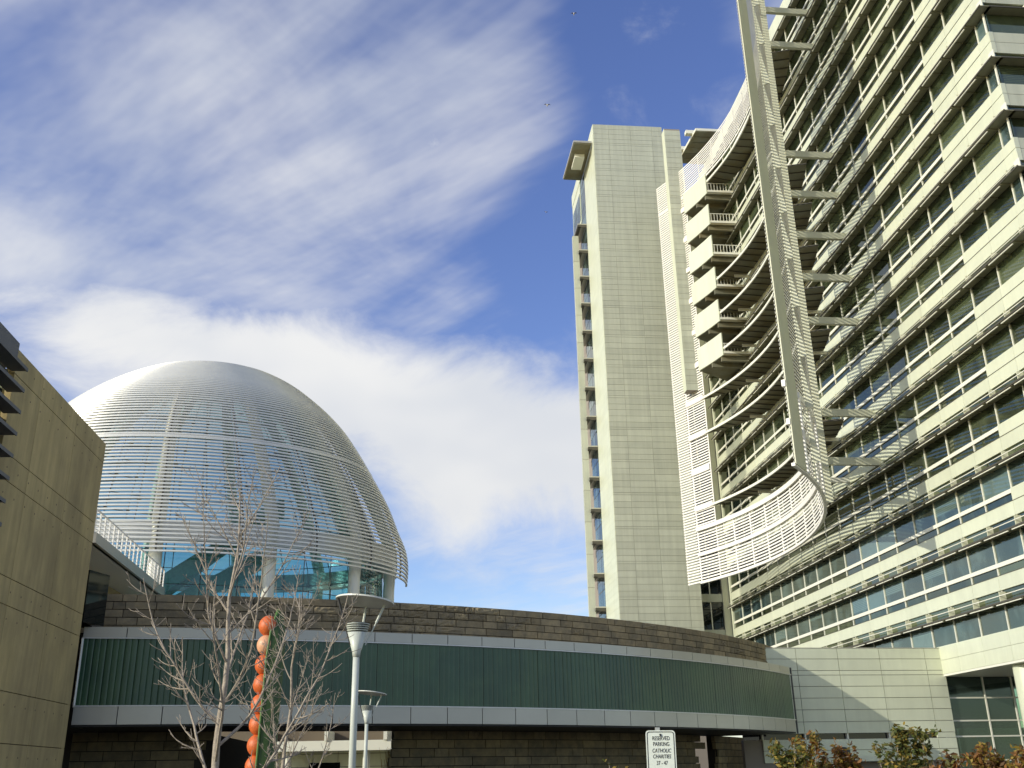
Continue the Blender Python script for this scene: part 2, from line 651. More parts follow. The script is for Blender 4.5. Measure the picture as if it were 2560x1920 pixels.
for q in (0.0, w / 2):
    shade.fbox(E2, NW, q, q + 0.06, -0.12, 0.64, -1.90, -1.82)
brk = MB().fbox(E2, NW, -0.30, -0.24, -0.14, 0.30, -1.76, -1.02)
cols = [(PANEL, SHADED)]
floors = list(range(0, 16))
pl_sp, pl_w, pl_l, pl_c, pl_m, pl_s, pl_b, pl_sill = [], [], [], [], [], [], [], []
for k in floors:
    S = S0 + FL * k
    for j in range(-1, NB):
        q = fp(U0 + BAY * j, 0, S)
        sc_ = None
        if j == -1:
            q = fp(0, 0, S)
            sc_ = None
        if j >= 0:
            if k < 15:
                pl_sp.append((q,))
            pl_w.append((q,))
            pl_c.append((q,))
            pl_s.append((q,))
            if k > 0 and j > 1:
                pl_l.append((q,))
            elif k > 0:
                pl_sill.append((q,))
            pl_m.append((q,))
            pl_b.append((q,))
many('spandrel_panel', spand, [PANEL, SHADED], tower, pl_sp)
lowblue = [p for p in pl_w if p[0][2] < 24]
many('window_pane', win.mesh('window_pane'), GLW, tower, [p for p in pl_w if p[0][2] >= 24])
many('window_pane', win.mesh('window_pane_low'), GLB, tower, lowblue)  # lower panes coloured bluer to stand in for reflected sky
many('lower_pane', low, GLW, tower, pl_l)
many('sill_panel', MB().fbox(E2, NW, 0.012, w - 0.012, -0.2, 0.012, -4.18, -3.40), PANEL, tower, pl_sill)
many('clerestory_pane', cler, GLW, tower, pl_c)
many('mullion', mull, TRIM, tower, pl_m)
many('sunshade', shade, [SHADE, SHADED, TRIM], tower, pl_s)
many('shade_bracket', brk, OLIVE, tower, pl_b)
# narrow corner bay, continuous transoms and rails, one per floor
cw = U0
for k in floors:
    S = S0 + FL * k
    o3 = (F0.x, F0.y, S)
    t_ = MB().fbox(E2, NW, 0.02, 67.1, -0.2, -0.02, -3.68, -3.42, o3)
    obj('transom_bar', t_, TRIM, tower)
    t_ = MB().fbox(E2, NW, 0.02, 67.1, 0.30, 0.335, -1.32, -1.27, o3)
    obj('clerestory_rail', t_, TRIM, tower)
    t_ = MB().fbox(E2, NW, -0.02, cw, -0.3, 0.0, -0.90, 0.0, o3)
    if k < 15:
        obj('corner_spandrel', t_, PANEL, tower)
    t_ = MB().fbox(E2, NW, 0.05, cw, -0.2, -0.14, -1.7, -0.9, o3).fbox(E2, NW, 0.05, cw, -0.2, -0.14, -3.40, -1.70, o3)
    obj('corner_pane', t_, GLB, tower)
    obj('corner_sill', MB().fbox(E2, NW, -0.02, cw, -0.3, 0.012, -4.18, -3.40, o3), PANEL, tower)
    t_ = MB().fbox(E2, NW, -0.64, cw, -0.2, 0.64, -1.82, -1.76, o3)
    t_.fbox(E2, NW, -0.69, cw, 0.64, 0.69, -1.85, -1.75, o3, mi=1)
    obj('corner_sunshade', t_, [SHADE, SHADED], tower)
# bottom spandrel: two rows of panels
pan = MB().fbox(E2, NW, 0.012, w - 0.012, -0.4, 0.0, 0.0, 0.94)
pls = []
for j in range(0, 6):
    for z in (7.85, 8.81):
        pls.append((fp(U0 + BAY * j, 0, z),))
many('base_panel', pan, PANEL, tower, pls)
t_ = MB().fbox(E2, NW, -0.02, cw - 0.012, -0.4, 0.0, 7.85, 9.75, (F0.x, F0.y, 0))
obj('base_panel', t_, PANEL, tower)
t_ = MB().fbox(E2, NW, 0.05, 20.9, -8.5, -0.02, 7.70, 7.84, (F0.x, F0.y, 0))
obj('soffit', t_, TRIM, tower)
# parapet
pp = MB().fbox(E2, NW, 0.012, w - 0.012, -0.3, 0.04, 0.0, 2.05)
many('parapet_panel', pp, PANEL, tower, [(fp(U0 + BAY * j, 0, 75.65),) for j in range(NB)])
t_ = MB().fbox(E2, NW, -0.02, cw, -0.3, 0.04, 75.65, 77.7, (F0.x, F0.y, 0))
t_.fbox(E2, NW, 67.15, 67.7, -0.3, 0.02, 7.9, 77.7, (F0.x, F0.y, 0))
obj('end_post', t_, PANEL, tower)
# end elevation facing the street
ES = MB()
o2 = (F0.x, F0.y, 0)
obj('end_core', MB().fbox(E1, NS, 0.24, 13.9, -20, -0.24, 7.9, 76.8, o2), BODY, tower)
espan = MB().fbox(E1, NS, 0.012, w - 0.012, -0.2, 0.0, -0.90, -0.03).fbox(E1, NS, 0.012, w - 0.012, -0.2, 0.0, 0.0, 0.80)
ewin = MB().fbox(E1, NS, 0.03, w - 0.03, -0.20, -0.14, -3.42, -0.90)
emul = MB().fbox(E1, NS, -0.04, 0.04, -0.20, -0.06, -3.42, -0.90)
esh = MB().fbox(E1, NS, 0, w, -0.12, 0.64, -1.82, -1.76).fbox(E1, NS, 0, w, 0.64, 0.69, -1.85, -1.75, mi=1)
ebr = MB().fbox(E1, NS, -0.3, -0.24, -0.14, 0.45, -1.76, -1.02)
pe = []
for k in range(5, 15):
    for j in range(4):
        q = F0 + E1 * (BAY * j)
        pe.append(((q.x, q.y, S0 + FL * k),))
many('end_spandrel', espan, STAIRP, tower, pe)
many('end_window_pane', ewin, GLW, tower, pe)
many('end_mullion', emul, TRIM, tower, pe)
many('end_sunshade', esh, [SHADE, SHADED], tower, pe)
many('end_bracket', ebr, TRIM, tower, pe)
# entrance recess below the overhang
WA = Vector((15.25, 72.04))
WU = Vector((0.98705, 0.16043))
WN = Vector((WU.y, -WU.x))          # towards the street
WANG = math.atan2(WU.y, WU.x)


def wp(s, n, z):
    q = WA + WU * s + WN * n
    return (q.x, q.y, z)


sx = [15.62, 18.55, 20.8, 24.0, 27.0]
zx = [0.05, 2.05, 3.65, 4.7, 6.25, 7.68]
up_ = unit('entrance_pane')
pl = []
for i in range(4):
    for j in range(5):
        pl.append((wp((sx[i] + sx[i + 1]) / 2, -0.25, (zx[j] + zx[j + 1]) / 2), WANG, (sx[i + 1] - sx[i] - 0.08, 0.04, zx[j + 1] - zx[j] - 0.08)))
ENTG = glass_clear('entrance_glass', (0.50, 0.62, 0.52), k=0.9)
many('entrance_pane', up_, ENTG, tower, pl)
for i in range(5):
    obj('entrance_mullion', MB().fbox(WU, WN, sx[i] - 0.05, sx[i] + 0.05, -0.32, -0.15, 0, 7.69, (WA.x, WA.y, 0)), TRIM, tower)
for z in zx[1:-1]:
    obj('entrance_transom', MB().fbox(WU, WN, sx[0] + 0.06, sx[-1], -0.31, -0.17, z - 0.05, z + 0.05, (WA.x, WA.y, 0)), TRIM, tower)
obj('lobby_wall', MB().fbox(WU, WN, 15.5, 27, -9.3, -9.0, 0, 7.69, (WA.x, WA.y, 0)), BODY, tower)
obj('lobby_column', MB().tube([wp(17.2, -3.2, 0), wp(17.2, -3.2, 7.69)], 0.35, 16), TRIM, tower)
obj('lobby_partition', MB().fbox(WU, WN, 18.0, 24, -3.6, -3.4, 0, 4.3, (WA.x, WA.y, 0)), TRIM, tower)
cq = F0 + E2 * 12.0 + E1 * 1.25
obj('column', MB().tube([(cq.x, cq.y, 0), (cq.x, cq.y, 7.72)], 0.82, 32), PANEL, tower, smooth=False)

# ------------------------------------------------------------------ louvred screen curving in front of the tower
SC = Vector((-16.4, 90.2))
SR = 43.05
ZB, ZT = 21.25, 73.3
CB, CT = 27.45, 69.6          # opening
AL, ACL, ACR, AR = 33.4, 26.0, -13.5, -34.0


def sp(a, r=0.0, z=0.0):
    t = rad(a)
    return (SC.x + (SR + r) * math.cos(t), SC.y + (SR + r) * math.sin(t), z)


screen = thing('louvered_screen', 'tall curved screen of white louvres with a big opening, standing off the office tower', 'sun screen', (SC.x + SR, SC.y, 0))
rows_full, rows_l, rows_r = [], [], []
dz = 0.315
z = ZB + 0.05
while z < ZT:
    if CB < z < CT:
        rows_l.append(((0, 0, z),))
        rows_r.append(((0, 0, z),))
    else:
        rows_full.append(((0, 0, z),))
    z += dz
LH, LD = 0.165, 0.02


def lou(a0, a1):
    return MB().arc(SC, SR - LD, SR, a0, a1, 0, LH)


many('louver', lou(AL, AR), LOUV, screen, rows_full)
many('louver', lou(AL, ACL), LOUV, screen, rows_l)
many('louver', lou(ACR, AR), LOUV, screen, rows_r)
# rails
for z, h in ((21.12, 0.22), (24.15, 0.42), (27.0, 0.48)):
    obj('screen_rail', MB().arc(SC, SR - 0.20, SR + 0.06, AL - 3, AR, z, z + h), LOUV, screen)
obj('screen_rail', MB().arc(SC, SR + 0.01, SR + 0.12, AL, AR, 69.4, 69.62), LOUV, screen)
for k in range(0, 10):
    z = 29.3 + FL * k
    obj('floor_band', MB().arc(SC, SR - 0.16, SR + 0.05, AL - 3.0, ACL, z, z + 0.62), LOUV, screen)
# stiles
for a, z0, z1, rr in [(AL - 0.1, ZB, ZT, 0.05), (AL - 3.0, ZB, ZT, 0.10), (ACL, ZB, ZT, 0.08)] + [(ACL - 4.3 * i, ZB, CB, 0.10) for i in range(1, 14)] + [
        (ACL - 4.3 * i, CT, ZT, 0.05) for i in range(1, 13)] + [(ACR, CB, CT, 0.08)]:
    obj('stile', MB().tube([sp(a, 0.07, z0), sp(a, 0.07, z1)], rr, 6), LOUV, screen)
# free edge: broad plate, then two ribs with tapering gussets on the tower side
obj('edge_plate', MB().arc(SC, SR + 0.02, SR + 0.12, -30.7, AR + 0.12, ZB, ZT + 6), OLIVE, screen)
obj('edge_plate', MB().arc(SC, SR + 0.02, SR + 0.55, -17.6, -17.8, ZB, ZT + 6), OLIVE, screen)
obj('edge_plate', MB().arc(SC, SR + 0.50, SR + 0.58, -17.55, -17.85, ZB, ZT + 6, seg=2), OLIVE, screen)
ex = [((0, 0, ZT + 0.315 * (i + 1)),) for i in range(18)]
many('louver', lou(ACR, AR), LOUV, screen, ex)
for a in (-27.0,):
    obj('rib', MB().tube([sp(a, 0.08, ZB), sp(a, 0.08, ZT + 5.8)], 0.09, 6), OLIVE, screen)
gus = MB()
gp = []
t = rad(-27.0)
rv = Vector((math.cos(t), math.sin(t), 0))
tv = Vector((-rv.y, rv.x, 0))
for sgn in (-0.05, 0.05):
    for (d_, zz) in ((0.06, 0.0), (0.62, 0.0), (0.60, 0.5), (0.42, 1.7), (0.10, 4.1), (0.06, 4.1)):
        gp.append(rv * d_ + tv * sgn + Vector((0, 0, zz)))
gus.add(gp, [(0, 1, 2, 3, 4, 5), (11, 10, 9, 8, 7, 6)] + [(i, 6 + i, 6 + (i + 1) % 6, (i + 1) % 6) for i in range(6)])
many('gusset', gus, OLIVE, screen, [(sp(-27.0, 0, 22.6 + FL * i),) for i in range(13)])
# struts that hold the free edge off the facade
for z in (25.0, 29.2, 37.6, 41.8, 46.0, 50.25, 54.5, 67.0, 71.15):
    a = Vector(sp(-16.2, 0.05, z))
    b = Vector(fp(24.6, 0.0, z))
    obj('strut', MB().beam(a, b, 0.34, 0.62), OLIVE, screen)
# short brackets further along the curve
for k in range(0, 11):
    z = 25.2 + FL * k
    for a in (-7.5, 3.0, 13.0):
        b = Vector(sp(a, 0.06, z))
        s_ = (Vector((b.x, b.y)) - F0).dot(E2)
        if k in (0,):
            obj('strut', MB().beam(b, fp(s_, 0.0, z), 0.22, 0.42), TRIM, screen)

# ------------------------------------------------------------------ curved walkway canopies inside the opening (parts of the tower)
def soffit_piece(z):
    a = 24.6
    i = 0
    tipa, enda = 26.6, -12.0
    n = 22
    for i in range(n):
        a0 = lerp(tipa, enda, i / n)
        a1 = lerp(tipa, enda, (i + 1) / n) + 0.10

        def wd(a):
            q = min(1.0, max(0.0, (tipa - a) / 9.0))
            return 0.25 + 2.35 * q ** 0.8
        m = MB()
        p = []
        for zz in (z, z + 0.10):
            p += [sp(a0, -0.05, zz), sp(a1, -0.05, zz), sp(a1, wd(a1), zz), sp(a0, wd(a0), zz)]
        m.hexa(p)
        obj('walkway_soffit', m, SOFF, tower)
    m = MB().arc(SC, SR - 0.20, SR - 0.07, tipa, enda, z - 0.12, z + 0.14)
    obj('walkway_edge', m, TRIM, tower)
    m = MB()
    for i in range(n + 1):
        a = lerp(tipa, enda, i / n)
        q = min(1.0, max(0.0, (tipa - a) / 9.0))
        m.beam(sp(a, 0.0, z - 0.04), sp(a, 0.25 + 2.35 * q ** 0.8, z - 0.04), 0.06, 0.10)
    obj('walkway_joist', m, SHADED, tower)


for z in (29.45, 37.9, 42.1, 46.35, 50.8, 55.1, 68.4):
    soffit_piece(z)
for z in (29.45, 37.9, 42.1, 46.35, 50.8, 55.1):
    for a in (17.0, 4.0, -6.0):
        b = Vector(sp(a, 1.2, z - 0.2))
        s_ = (Vector((b.x, b.y)) - F0).dot(E2)
        obj('walkway_bracket', MB().beam(b, fp(s_, 0.02, z - 0.2), 0.16, 0.34), TRIM, tower)
# balconies at the far end of the opening: white fronts, slabs, railings
for i in range(6):
    zt = 69.45 - 4.24 * i
    m = MB().arc(SC, SR - 0.35, SR - 0.22, 26.0, 19.2, zt - 2.75, zt, seg=3)
    fr = obj('balcony_front', m, PANEL, tower)
    zs = zt - 2.75
    n0 = Vector(sp(19.2, -0.2, zs))
    n1 = Vector(sp(26.0, -0.2, zs))
    s0 = (Vector((n0.x, n0.y)) - F0).dot(E2)
    s1 = (Vector((n1.x, n1.y)) - F0).dot(E2)
    a, b, c, d = (n0.x, n0.y), fp(s0, 0.02)[:2], fp(s1 + 3.5, 0.02)[:2], (n1.x, n1.y)
    m = MB().prism([a, b, c, d], zs - 0.05, zs + 0.28)
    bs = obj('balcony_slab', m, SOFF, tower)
    m = MB()
    for q in (0.12, 0.5):
        p0 = Vector(lerp(n0, n1, q))
        p1 = Vector(fp(lerp(s0, s1, q), 0.0, zs))
        m.beam((p0.x, p0.y, zs - 0.3), (p1.x, p1.y, zs - 0.3), 0.35, 0.5)
    obj('balcony_beam', m, SOFF, bs)  # dark soffit colour stands in for shade deep in the recess
    m = MB()
    A_, B_ = Vector((n0.x, n0.y, zs + 0.28)), Vector((b[0], b[1], zs + 0.28))
    for q in range(9):
        p = A_.lerp(B_, (q + 0.3) / 9)
        m.beam(p, p + Vector((0, 0, 1.15)), 0.05, 0.05)
    m.beam(A_ + Vector((0, 0, 1.15)), B_ + Vector((0, 0, 1.15)), 0.07, 0.07)
    m.beam(A_ + Vector((0, 0, 0.05)), B_ + Vector((0, 0, 0.05)), 0.12, 0.28)
    obj('balcony_railing', m, TRIM, bs)
# pilaster at the edge of the opening, roof canopy, link windows beside the stair tower
pq = Vector(sp(28.2, -0.1, 0))
m = MB()
m.fbox(E1, NS, -1.0, 1.0, -0.6, 0.65, 43.4, 80.0, (pq.x, pq.y, 0))
pil = obj('pilaster', m, JOINT, tower)
obj('pilaster_lit_side', MB().fbox(E1, NS, -1.06, -1.035, -0.6, 0.66, 43.4, 80.05, (pq.x, pq.y, 0)), PANEL, pil)  # paler sheet, the sun on this side put into its colour
pl = []
hs = [0.84, 0.30, 0.69, 0.80, 0.84, 0.75]
z = 43.4
i = 0
ub = unit('pilaster_panel')
while z < 79.5:
    h = hs[i % 6]
    pl.append(((pq.x + NS.x * 0.03, pq.y + NS.y * 0.03, z + h / 2), GA, (2.06, 1.29, h - 0.035)))
    z += h
    i += 1
many('pilaster_panel', ub, STAIRP, pil, pl)
m = MB()
cp = [(24.7, 110.2), (29.5, 110.7), (28.6, 118.2), (23.4, 117.6)]
m.prism(cp, 80.0, 80.35)
rcan = obj('roof_canopy', m, [TRIM], tower)
m = MB()
n = 6
for i in range(n):
    a = Vector((*cp[0], 79.95)).lerp(Vector((*cp[3], 79.95)), (i + 0.04) / n)
    b = Vector((*cp[0], 79.95)).lerp(Vector((*cp[3], 79.95)), (i + 0.94) / n)
    c = Vector((*cp[1], 79.95)).lerp(Vector((*cp[2], 79.95)), (i + 0.94) / n)
    d = Vector((*cp[1], 79.95)).lerp(Vector((*cp[2], 79.95)), (i + 0.04) / n)
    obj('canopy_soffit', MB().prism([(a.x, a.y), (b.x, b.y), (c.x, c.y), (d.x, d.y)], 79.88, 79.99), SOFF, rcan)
m.beam((23.6, 111.6, 80.6), (29, 112.1, 80.6), 0.7, 0.5)
m.beam((23.1, 115.2, 80.6), (28.6, 115.8, 80.6), 0.7, 0.5)
m.box((27.8, 113.6, 78.8), (1.2, 1.2, 2.4))
obj('canopy_beam', m, TRIM, rcan)
lp0 = Vector((22.0, 121.6))
m = MB().fbox(E1, NS, -0.2, 4.4, -3, -0.3, 8, 76, (lp0.x, lp0.y, 0))
obj('link_core', m, BODY, tower)
for k in range(0, 15):
    z = 12.2 + FL * k
    obj('link_spandrel', MB().fbox(E1, NS, 0.0, 2.9, -0.3, 0.02, z, z + 0.95, (lp0.x, lp0.y, 0)), STAIRP, tower)
    for i in range(2):
        for (a, b) in ((0.98, 1.75), (1.83, 3.3), (3.38, 4.18)):
            obj('link_pane', MB().fbox(E1, NS, 0.08 + 1.42 * i, 1.38 + 1.42 * i, -0.28, -0.2, z + a, z + b, (lp0.x, lp0.y, 0)), GLD, tower)
    obj('link_mullion', MB().fbox(E1, NS, 1.38, 1.5, -0.26, -0.1, z + 0.95, z + FL, (lp0.x, lp0.y, 0)), TRIM, tower)
obj('link_return', MB().fbox(E1, NS, 2.92, 3.75, -0.5, 0.10, 8, 76, (lp0.x, lp0.y, 0)), OLIVE, tower)

# ------------------------------------------------------------------ stair tower
P0 = Vector((12.1, 118.6))
SWD, SDP, STOP = 9.92, 19.2, 87.3
stair = thing('stair_tower', 'slim windowless stair tower clad in pale metal panels, front coloured darker for shade', 'building', (17, 128, 0))
o2 = (P0.x, P0.y, 0)
m = MB().fbox(E1, NS, 0.03, SWD - 0.03, -SDP, -0.03, 0, STOP - 0.05, o2)
obj('core', m, JOINT, stair)
cxs = [0.0, 2.2, 5.32, 8.42, SWD]
ups = unit('front_panel')
pl = []
z = STOP
i = 0
while z > 6:
    h = hs[::-1][i % 6]
    for c in range(4):
        w_ = cxs[c + 1] - cxs[c]
        q = P0 + E1 * ((cxs[c] + cxs[c + 1]) / 2)
        pl.append(((q.x, q.y, z - h / 2), GA, (w_ - 0.03, 0.08, h - 0.03)))
    z -= h
    i += 1
many('front_panel', ups, STAIRP, stair, pl)
# side facing the plaza: plain panel strip, window strip behind it
ust = unit('side_panel')
pl = []
z = STOP
i = 0
while z > 6:
    h = hs[::-1][i % 6]
    for (a, b, th) in ((0.0, 2.9, 0.10), (2.93, 8.2, 0.06)):
        q = P0 + E2 * ((a + b) / 2)
        pl.append(((q.x, q.y, z - h / 2), GA, (th, b - a - 0.03, h - 0.02)))
    z -= h
    i += 1
many('side_panel', ust, PANEL, stair, pl)
pl = []
ug = unit('side_pane')
for k in range(0, 19):
    z = 8.0 + FL * k
    for i in range(3):
        for (a, b) in ((0.0, 2.6), (2.7, 4.1)):
            q = P0 + E2 * (8.3 + 1.62 * i + 0.8) + NW * 0.0
            pl.append(((q.x, q.y, z + (a + b) / 2), GA, (0.06, 1.52, b - a)))
many('side_pane', ug, GLB, stair, pl)
m = MB().fbox(E2, NW, 12.0, SDP, 0.0, 0.08, 78.5, STOP - 1.0, o2)
m.fbox(E2, NW, 8.2, SDP, -0.1, 0.14, STOP - 2.0, STOP, o2)
obj('side_parapet', m, PANEL, stair)
pl = []
for i in range(4):
    for j in range(2):
        q = P0 + E2 * (13.1 + 1.6 * i)
        pl.append(((q.x + NW.x * 0.1, q.y + NW.y * 0.1, 80.2 + 2.3 * j), GA, (0.06, 1.5, 2.2)))
many('upper_pane', unit('upper_pane'), GLB, stair, pl)
for k in range(0, 17):
    z = 8.3 + FL * k
    m = MB().fbox(E2, NW, 8.2, 13.6, 0.06, 1.35, z, z + 0.14, o2)
    m.fbox(E2, NW, 8.2, 13.6, 0.9, 1.35, z - 0.45, z - 0.3, o2, mi=1)
    m.fbox(E2, NW, 8.2, 8.32, 0.06, 1.35, z - 0.45, z, o2, mi=1)
    obj('side_sunshade', m, [FASC, SHADED], stair)
# fin standing clear of the side
fq = Vector((9.15, 127.3))
m = MB().fbox(E1, NS, 0.0, 0.80, -0.25, 0.25, 6, 74.2, (fq.x, fq.y, 0))
fin_o = obj('fin', m, JOINT, stair)
pl = []
z = 74.2
while z > 6:
    pl.append(((fq.x + E1.x * 0.4, fq.y + E1.y * 0.4, z - FL / 2), GA, (0.86, 0.56, FL - 0.05)))
    z -= FL
many('fin_panel', unit('fin_panel'), STAIRP, fin_o, pl)
cp = [(9.3, 118.9), (11.9, 119.2), (11.0, 128.6), (8.2, 128.3)]
scan = obj('canopy', MB().prism(cp, 84.6, 84.9), FASC, stair)
obj('canopy_soffit', MB().prism([(9.4, 119.0), (11.8, 119.3), (10.9, 128.5), (8.3, 128.2)], 84.45, 84.6), SOFF, scan)
obj('canopy_light_box', MB().fbox(E2, NW, 3.2, 6.4, 0.8, 2.2, 83.9, 84.45, o2), TRIM, scan)
obj('roof', MB().fbox(E1, NS, 0.2, SWD - 0.2, -SDP + 0.2, -0.2, STOP - 0.06, STOP - 0.02, o2), ROOF, stair)

# ------------------------------------------------------------------ white panel wall below the tower
pw = thing('panel_wall', 'low white panelled wing wall with a narrow dark slit window, meeting the office tower', 'wall', (22.5, 73.3, 0))
ow = (WA.x, WA.y, 0)
m = MB().fbox(WU, WN, 0.02, 15.58, -0.5, -0.06, 3.96, 9.6, ow).fbox(WU, WN, 0.02, 15.58, -0.5, -0.06, 0, 3.58, ow)
obj('core', m, JOINT, pw)
sj = [-0.08, 1.33, 4.43, 7.55, 10.71, 14.22, 15.62]
zj = [9.66, 8.92, 8.13, 7.82, 7.06, 6.28, 5.51, 4.72, 3.95]
zj2 = [3.59, 2.87, 2.09, 1.2, 0.1]
pl = []
for zs in (zj, zj2):
    for r_ in range(len(zs) - 1):
        for c in range(6):
            if zs is zj2 and r_ >= 2 and c in (0, 1, 3, 4):
                continue
            if zs is zj2 and c == 0:
                continue
            pl.append((wp((sj[c] + sj[c + 1]) / 2, 0, (zs[r_] + zs[r_ + 1]) / 2), WANG, (sj[c + 1] - sj[c] - 0.035, 0.14, zs[r_] - zs[r_ + 1] - 0.035)))
pl.append((wp(14.9, 0, 3.77), WANG, (1.35, 0.14, 0.33)))
many('wall_panel', unit('wall_panel'), PANEL, pw, pl)
slw = obj('slit_window', MB().fbox(WU, WN, 0.1, 14.2, -0.4, -0.3, 3.55, 3.99, ow), GLD, pw)
for s_ in (1.4, 4.5, 7.6, 10.7):
    obj('slit_mullion', MB().fbox(WU, WN, s_ - 0.06, s_ + 0.06, -0.32, -0.05, 3.58, 3.96, ow), TRIM, slw)
obj('coping', MB().fbox(WU, WN, -0.1, 15.6, -0.55, 0.09, 9.665, 9.70, ow), FASC, pw)
obj('garage_door', MB().fbox(WU, WN, 1.5, 7.5, -0.45, -0.3, 0.02, 2.05, ow), GLD, pw)
obj('garage_door', MB().fbox(WU, WN, 10.2, 14.1, -0.45, -0.3, 0.02, 2.05, ow), GLD, pw)
obj('door_hood', MB().fbox(WU, WN, 7.0, 13.6, 0.09, 1.1, 2.12, 2.5, ow), PANEL, pw)
for s_ in (7.05, 12.5):
    m = MB()
    c = Vector(wp(s_, 0.1, 2.75))
    rows = []
    for i in range(7):
        f = i / 6 * math.pi / 2
        rr, hh = 0.42 * math.cos(f), 0.36 * math.sin(f)
        rows.append([(c.x + WU.x * rr * math.cos(q) + WN.x * (0.1 + hh), c.y + WU.y * rr * math.cos(q) + WN.y * (0.1 + hh), c.z + rr * 0.75 * math.sin(q)) for q in
                     [j * math.pi / 8 for j in range(16)]])
    m.loft(rows, True)
    obj('wall_light', m, DARKM, pw, smooth=True)

# ------------------------------------------------------------------ curved low building: channel glass between metal bands, stone parapet
KC = Vector((-27.67, 98.74))
KR = 54.29
A0, A1 = -81.0, -31.85      # left end (towards the concrete building) to right end


def kp(a, r, z):
    t = rad(a)
    return (KC.x + r * math.cos(t), KC.y + r * math.sin(t), z)


low_b = thing('curved_building', 'long low curved building with green channel glass between pale bands and a stone parapet', 'building', (0, 62, 0))
core = MB().arc(KC, KR - 2.9, KR - 0.16, A0, A1, 4.02, 8.06)
obj('core', core, BODY, low_b)
# soffit and roof deck
obj('soffit', MB().arc(KC, KR - 6.0, KR - 0.10, A0, A1, 3.90, 4.0), DARKM, low_b)
obj('roof_deck', MB().arc(KC, 22, KR - 2.6, -104, -33, 8.2, 9.0, seg=36), ROOF, low_b)
obj('upper_ledge', MB().arc(KC, KR - 2.6, KR - 0.02, A0, A1, 8.06, 8.10), FASC, low_b)
pang = 1.85 / KR * 180 / math.pi
for (z0, z1, nm) in ((3.98, 4.72, 'lower_fascia_panel'), (7.66, 8.10, 'upper_fascia_panel')):
    m = MB().arc((0, 0), KR - 0.10, KR + 0.03, -pang / 2 + 0.02, pang / 2 - 0.02, z0, z1, seg=3)
    pl = []
    a = A0 + pang / 2
    while a < A1:
        pl.append(((KC.x, KC.y, 0), rad(a)))
        a += pang
    me = m.mesh(nm)
    for p in pl:
        obj(nm, me, FASC, low_b, p[0], p[1])
for z in (4.725, 7.60):
    obj('band_trim', MB().arc(KC, KR - 0.10, KR + 0.05, A0, A1, z, z + 0.05), ALU, low_b)
obj('jamb', MB().tube([kp(A0 + 0.02, KR, 4.7), kp(A0 + 0.02, KR, 7.65)], 0.05, 6), ALU, low_b)
obj('jamb', MB().tube([kp(A1 - 0.02, KR + 0.02, 3.9), kp(A1 - 0.02, KR + 0.02, 8.1)], 0.06, 6), ALUD, low_b)
cang = 0.262 / KR * 180 / math.pi
nch = int((A1 - A0) / cang)
m = MB()
rows = []
for i in range(7):
    q = (i / 6 - 0.5)
    a = rad(q * cang * 0.998)
    rr = KR - 0.03 + 0.012 * (1 - (2 * q) ** 4) - (0.006 if i in (0, 6) else 0)
    rows.append([(rr * math.cos(a), rr * math.sin(a), 4.78), (rr * math.cos(a), rr * math.sin(a), 7.60)])
m.loft(rows)
me = m.mesh('glass_channel')
for i in range(nch):
    obj('glass_channel', me, CHAN, low_b, (KC.x, KC.y, 0), rad(A0 + cang * (i + 0.5)) + random.uniform(-1, 1) * 0.0003)
# stone parapet
SRR = KR - 2.0


def stone_mesh(name, rough, seed):
    rnd = random.Random(seed)
    nx, nz = (9, 5) if rough else (3, 3)
    m = MB()
    fr = []
    for j in range(nz):
        row = []
        for i in range(nx):
            u, v = i / (nx - 1), j / (nz - 1)
            edge = i in (0, nx - 1) or j in (0, nz - 1)
            d = rnd.uniform(0.01, 0.085) if rough else rnd.uniform(0.0, 0.012)
            if edge:
                d = rnd.uniform(0.0, 0.03) if rough else 0.0
            jit = 0 if edge else 0.03
            row.append(((u - 0.5) * 0.985 + rnd.uniform(-jit, jit), -d, (v - 0.5) * 0.95 + rnd.uniform(-jit, jit)))
        fr.append(row)
    m.loft(fr)
    p = [(-0.4925, 0.25, -0.475), (0.4925, 0.25, -0.475), (0.4925, 0.25, 0.475), (-0.4925, 0.25, 0.475)]
    q = [fr[0][0], fr[0][-1], fr[-1][-1], fr[-1][0]]
    m.add(p + q, [(3, 2, 1, 0), (0, 1, 5, 4), (1, 2, 6, 5), (2, 3, 7, 6), (3, 0, 4, 7)])
    me = m.mesh(name)
    me.materials.append(STONE)
    return me


ROUGHS = [stone_mesh('stone_block', True, i) for i in range(9)]
SMOOS = [stone_mesh('stone_block', False, 50 + i) for i in range(6)]
obj('parapet_backing', MB().arc(KC, SRR - 0.45, SRR - 0.10, A0 - 1, A1 + 5.5, 8.1, 9.88), STONEJ, low_b)
course = 0.362


def lay(parent, R, a0, a1, z0, n, ch, rough_fn, wmin=0.6, wmax=1.55, nm='stone_block'):
    for c in range(n):
        a = a0 + random.uniform(-0.6, 0)
        while a < a1:
            wd = random.choice([wmin, 0.85, 1.05, 1.3, wmax]) * random.uniform(0.92, 1.08)
            da = wd / R * 180 / math.pi
            ac = a + da / 2
            rg = rough_fn(ac, c)
            me = random.choice(ROUGHS if rg else SMOOS)
            q = kp(ac, R + random.uniform(-0.012, 0.012) - (0.03 if rg else 0), z0 + ch * (c + 0.5))
            obj(nm, me, STONE, parent, q, rad(ac + 90), (wd - 0.02, 1.0, ch - 0.018))
            a += da


def rough_par(a, c):
    if a < -69.5:
        return False
    if a < -62.5:
        return random.random() < 0.93
    if a < -57:
        return random.random() < 0.42
    return random.random() < 0.05


lay(low_b, SRR, A0 - 1, A1 + 5.3, 8.10, 5, course, rough_par)
# ground floor stone under the overhang, left pier, right wall, passage between
GR = KR - 5.2


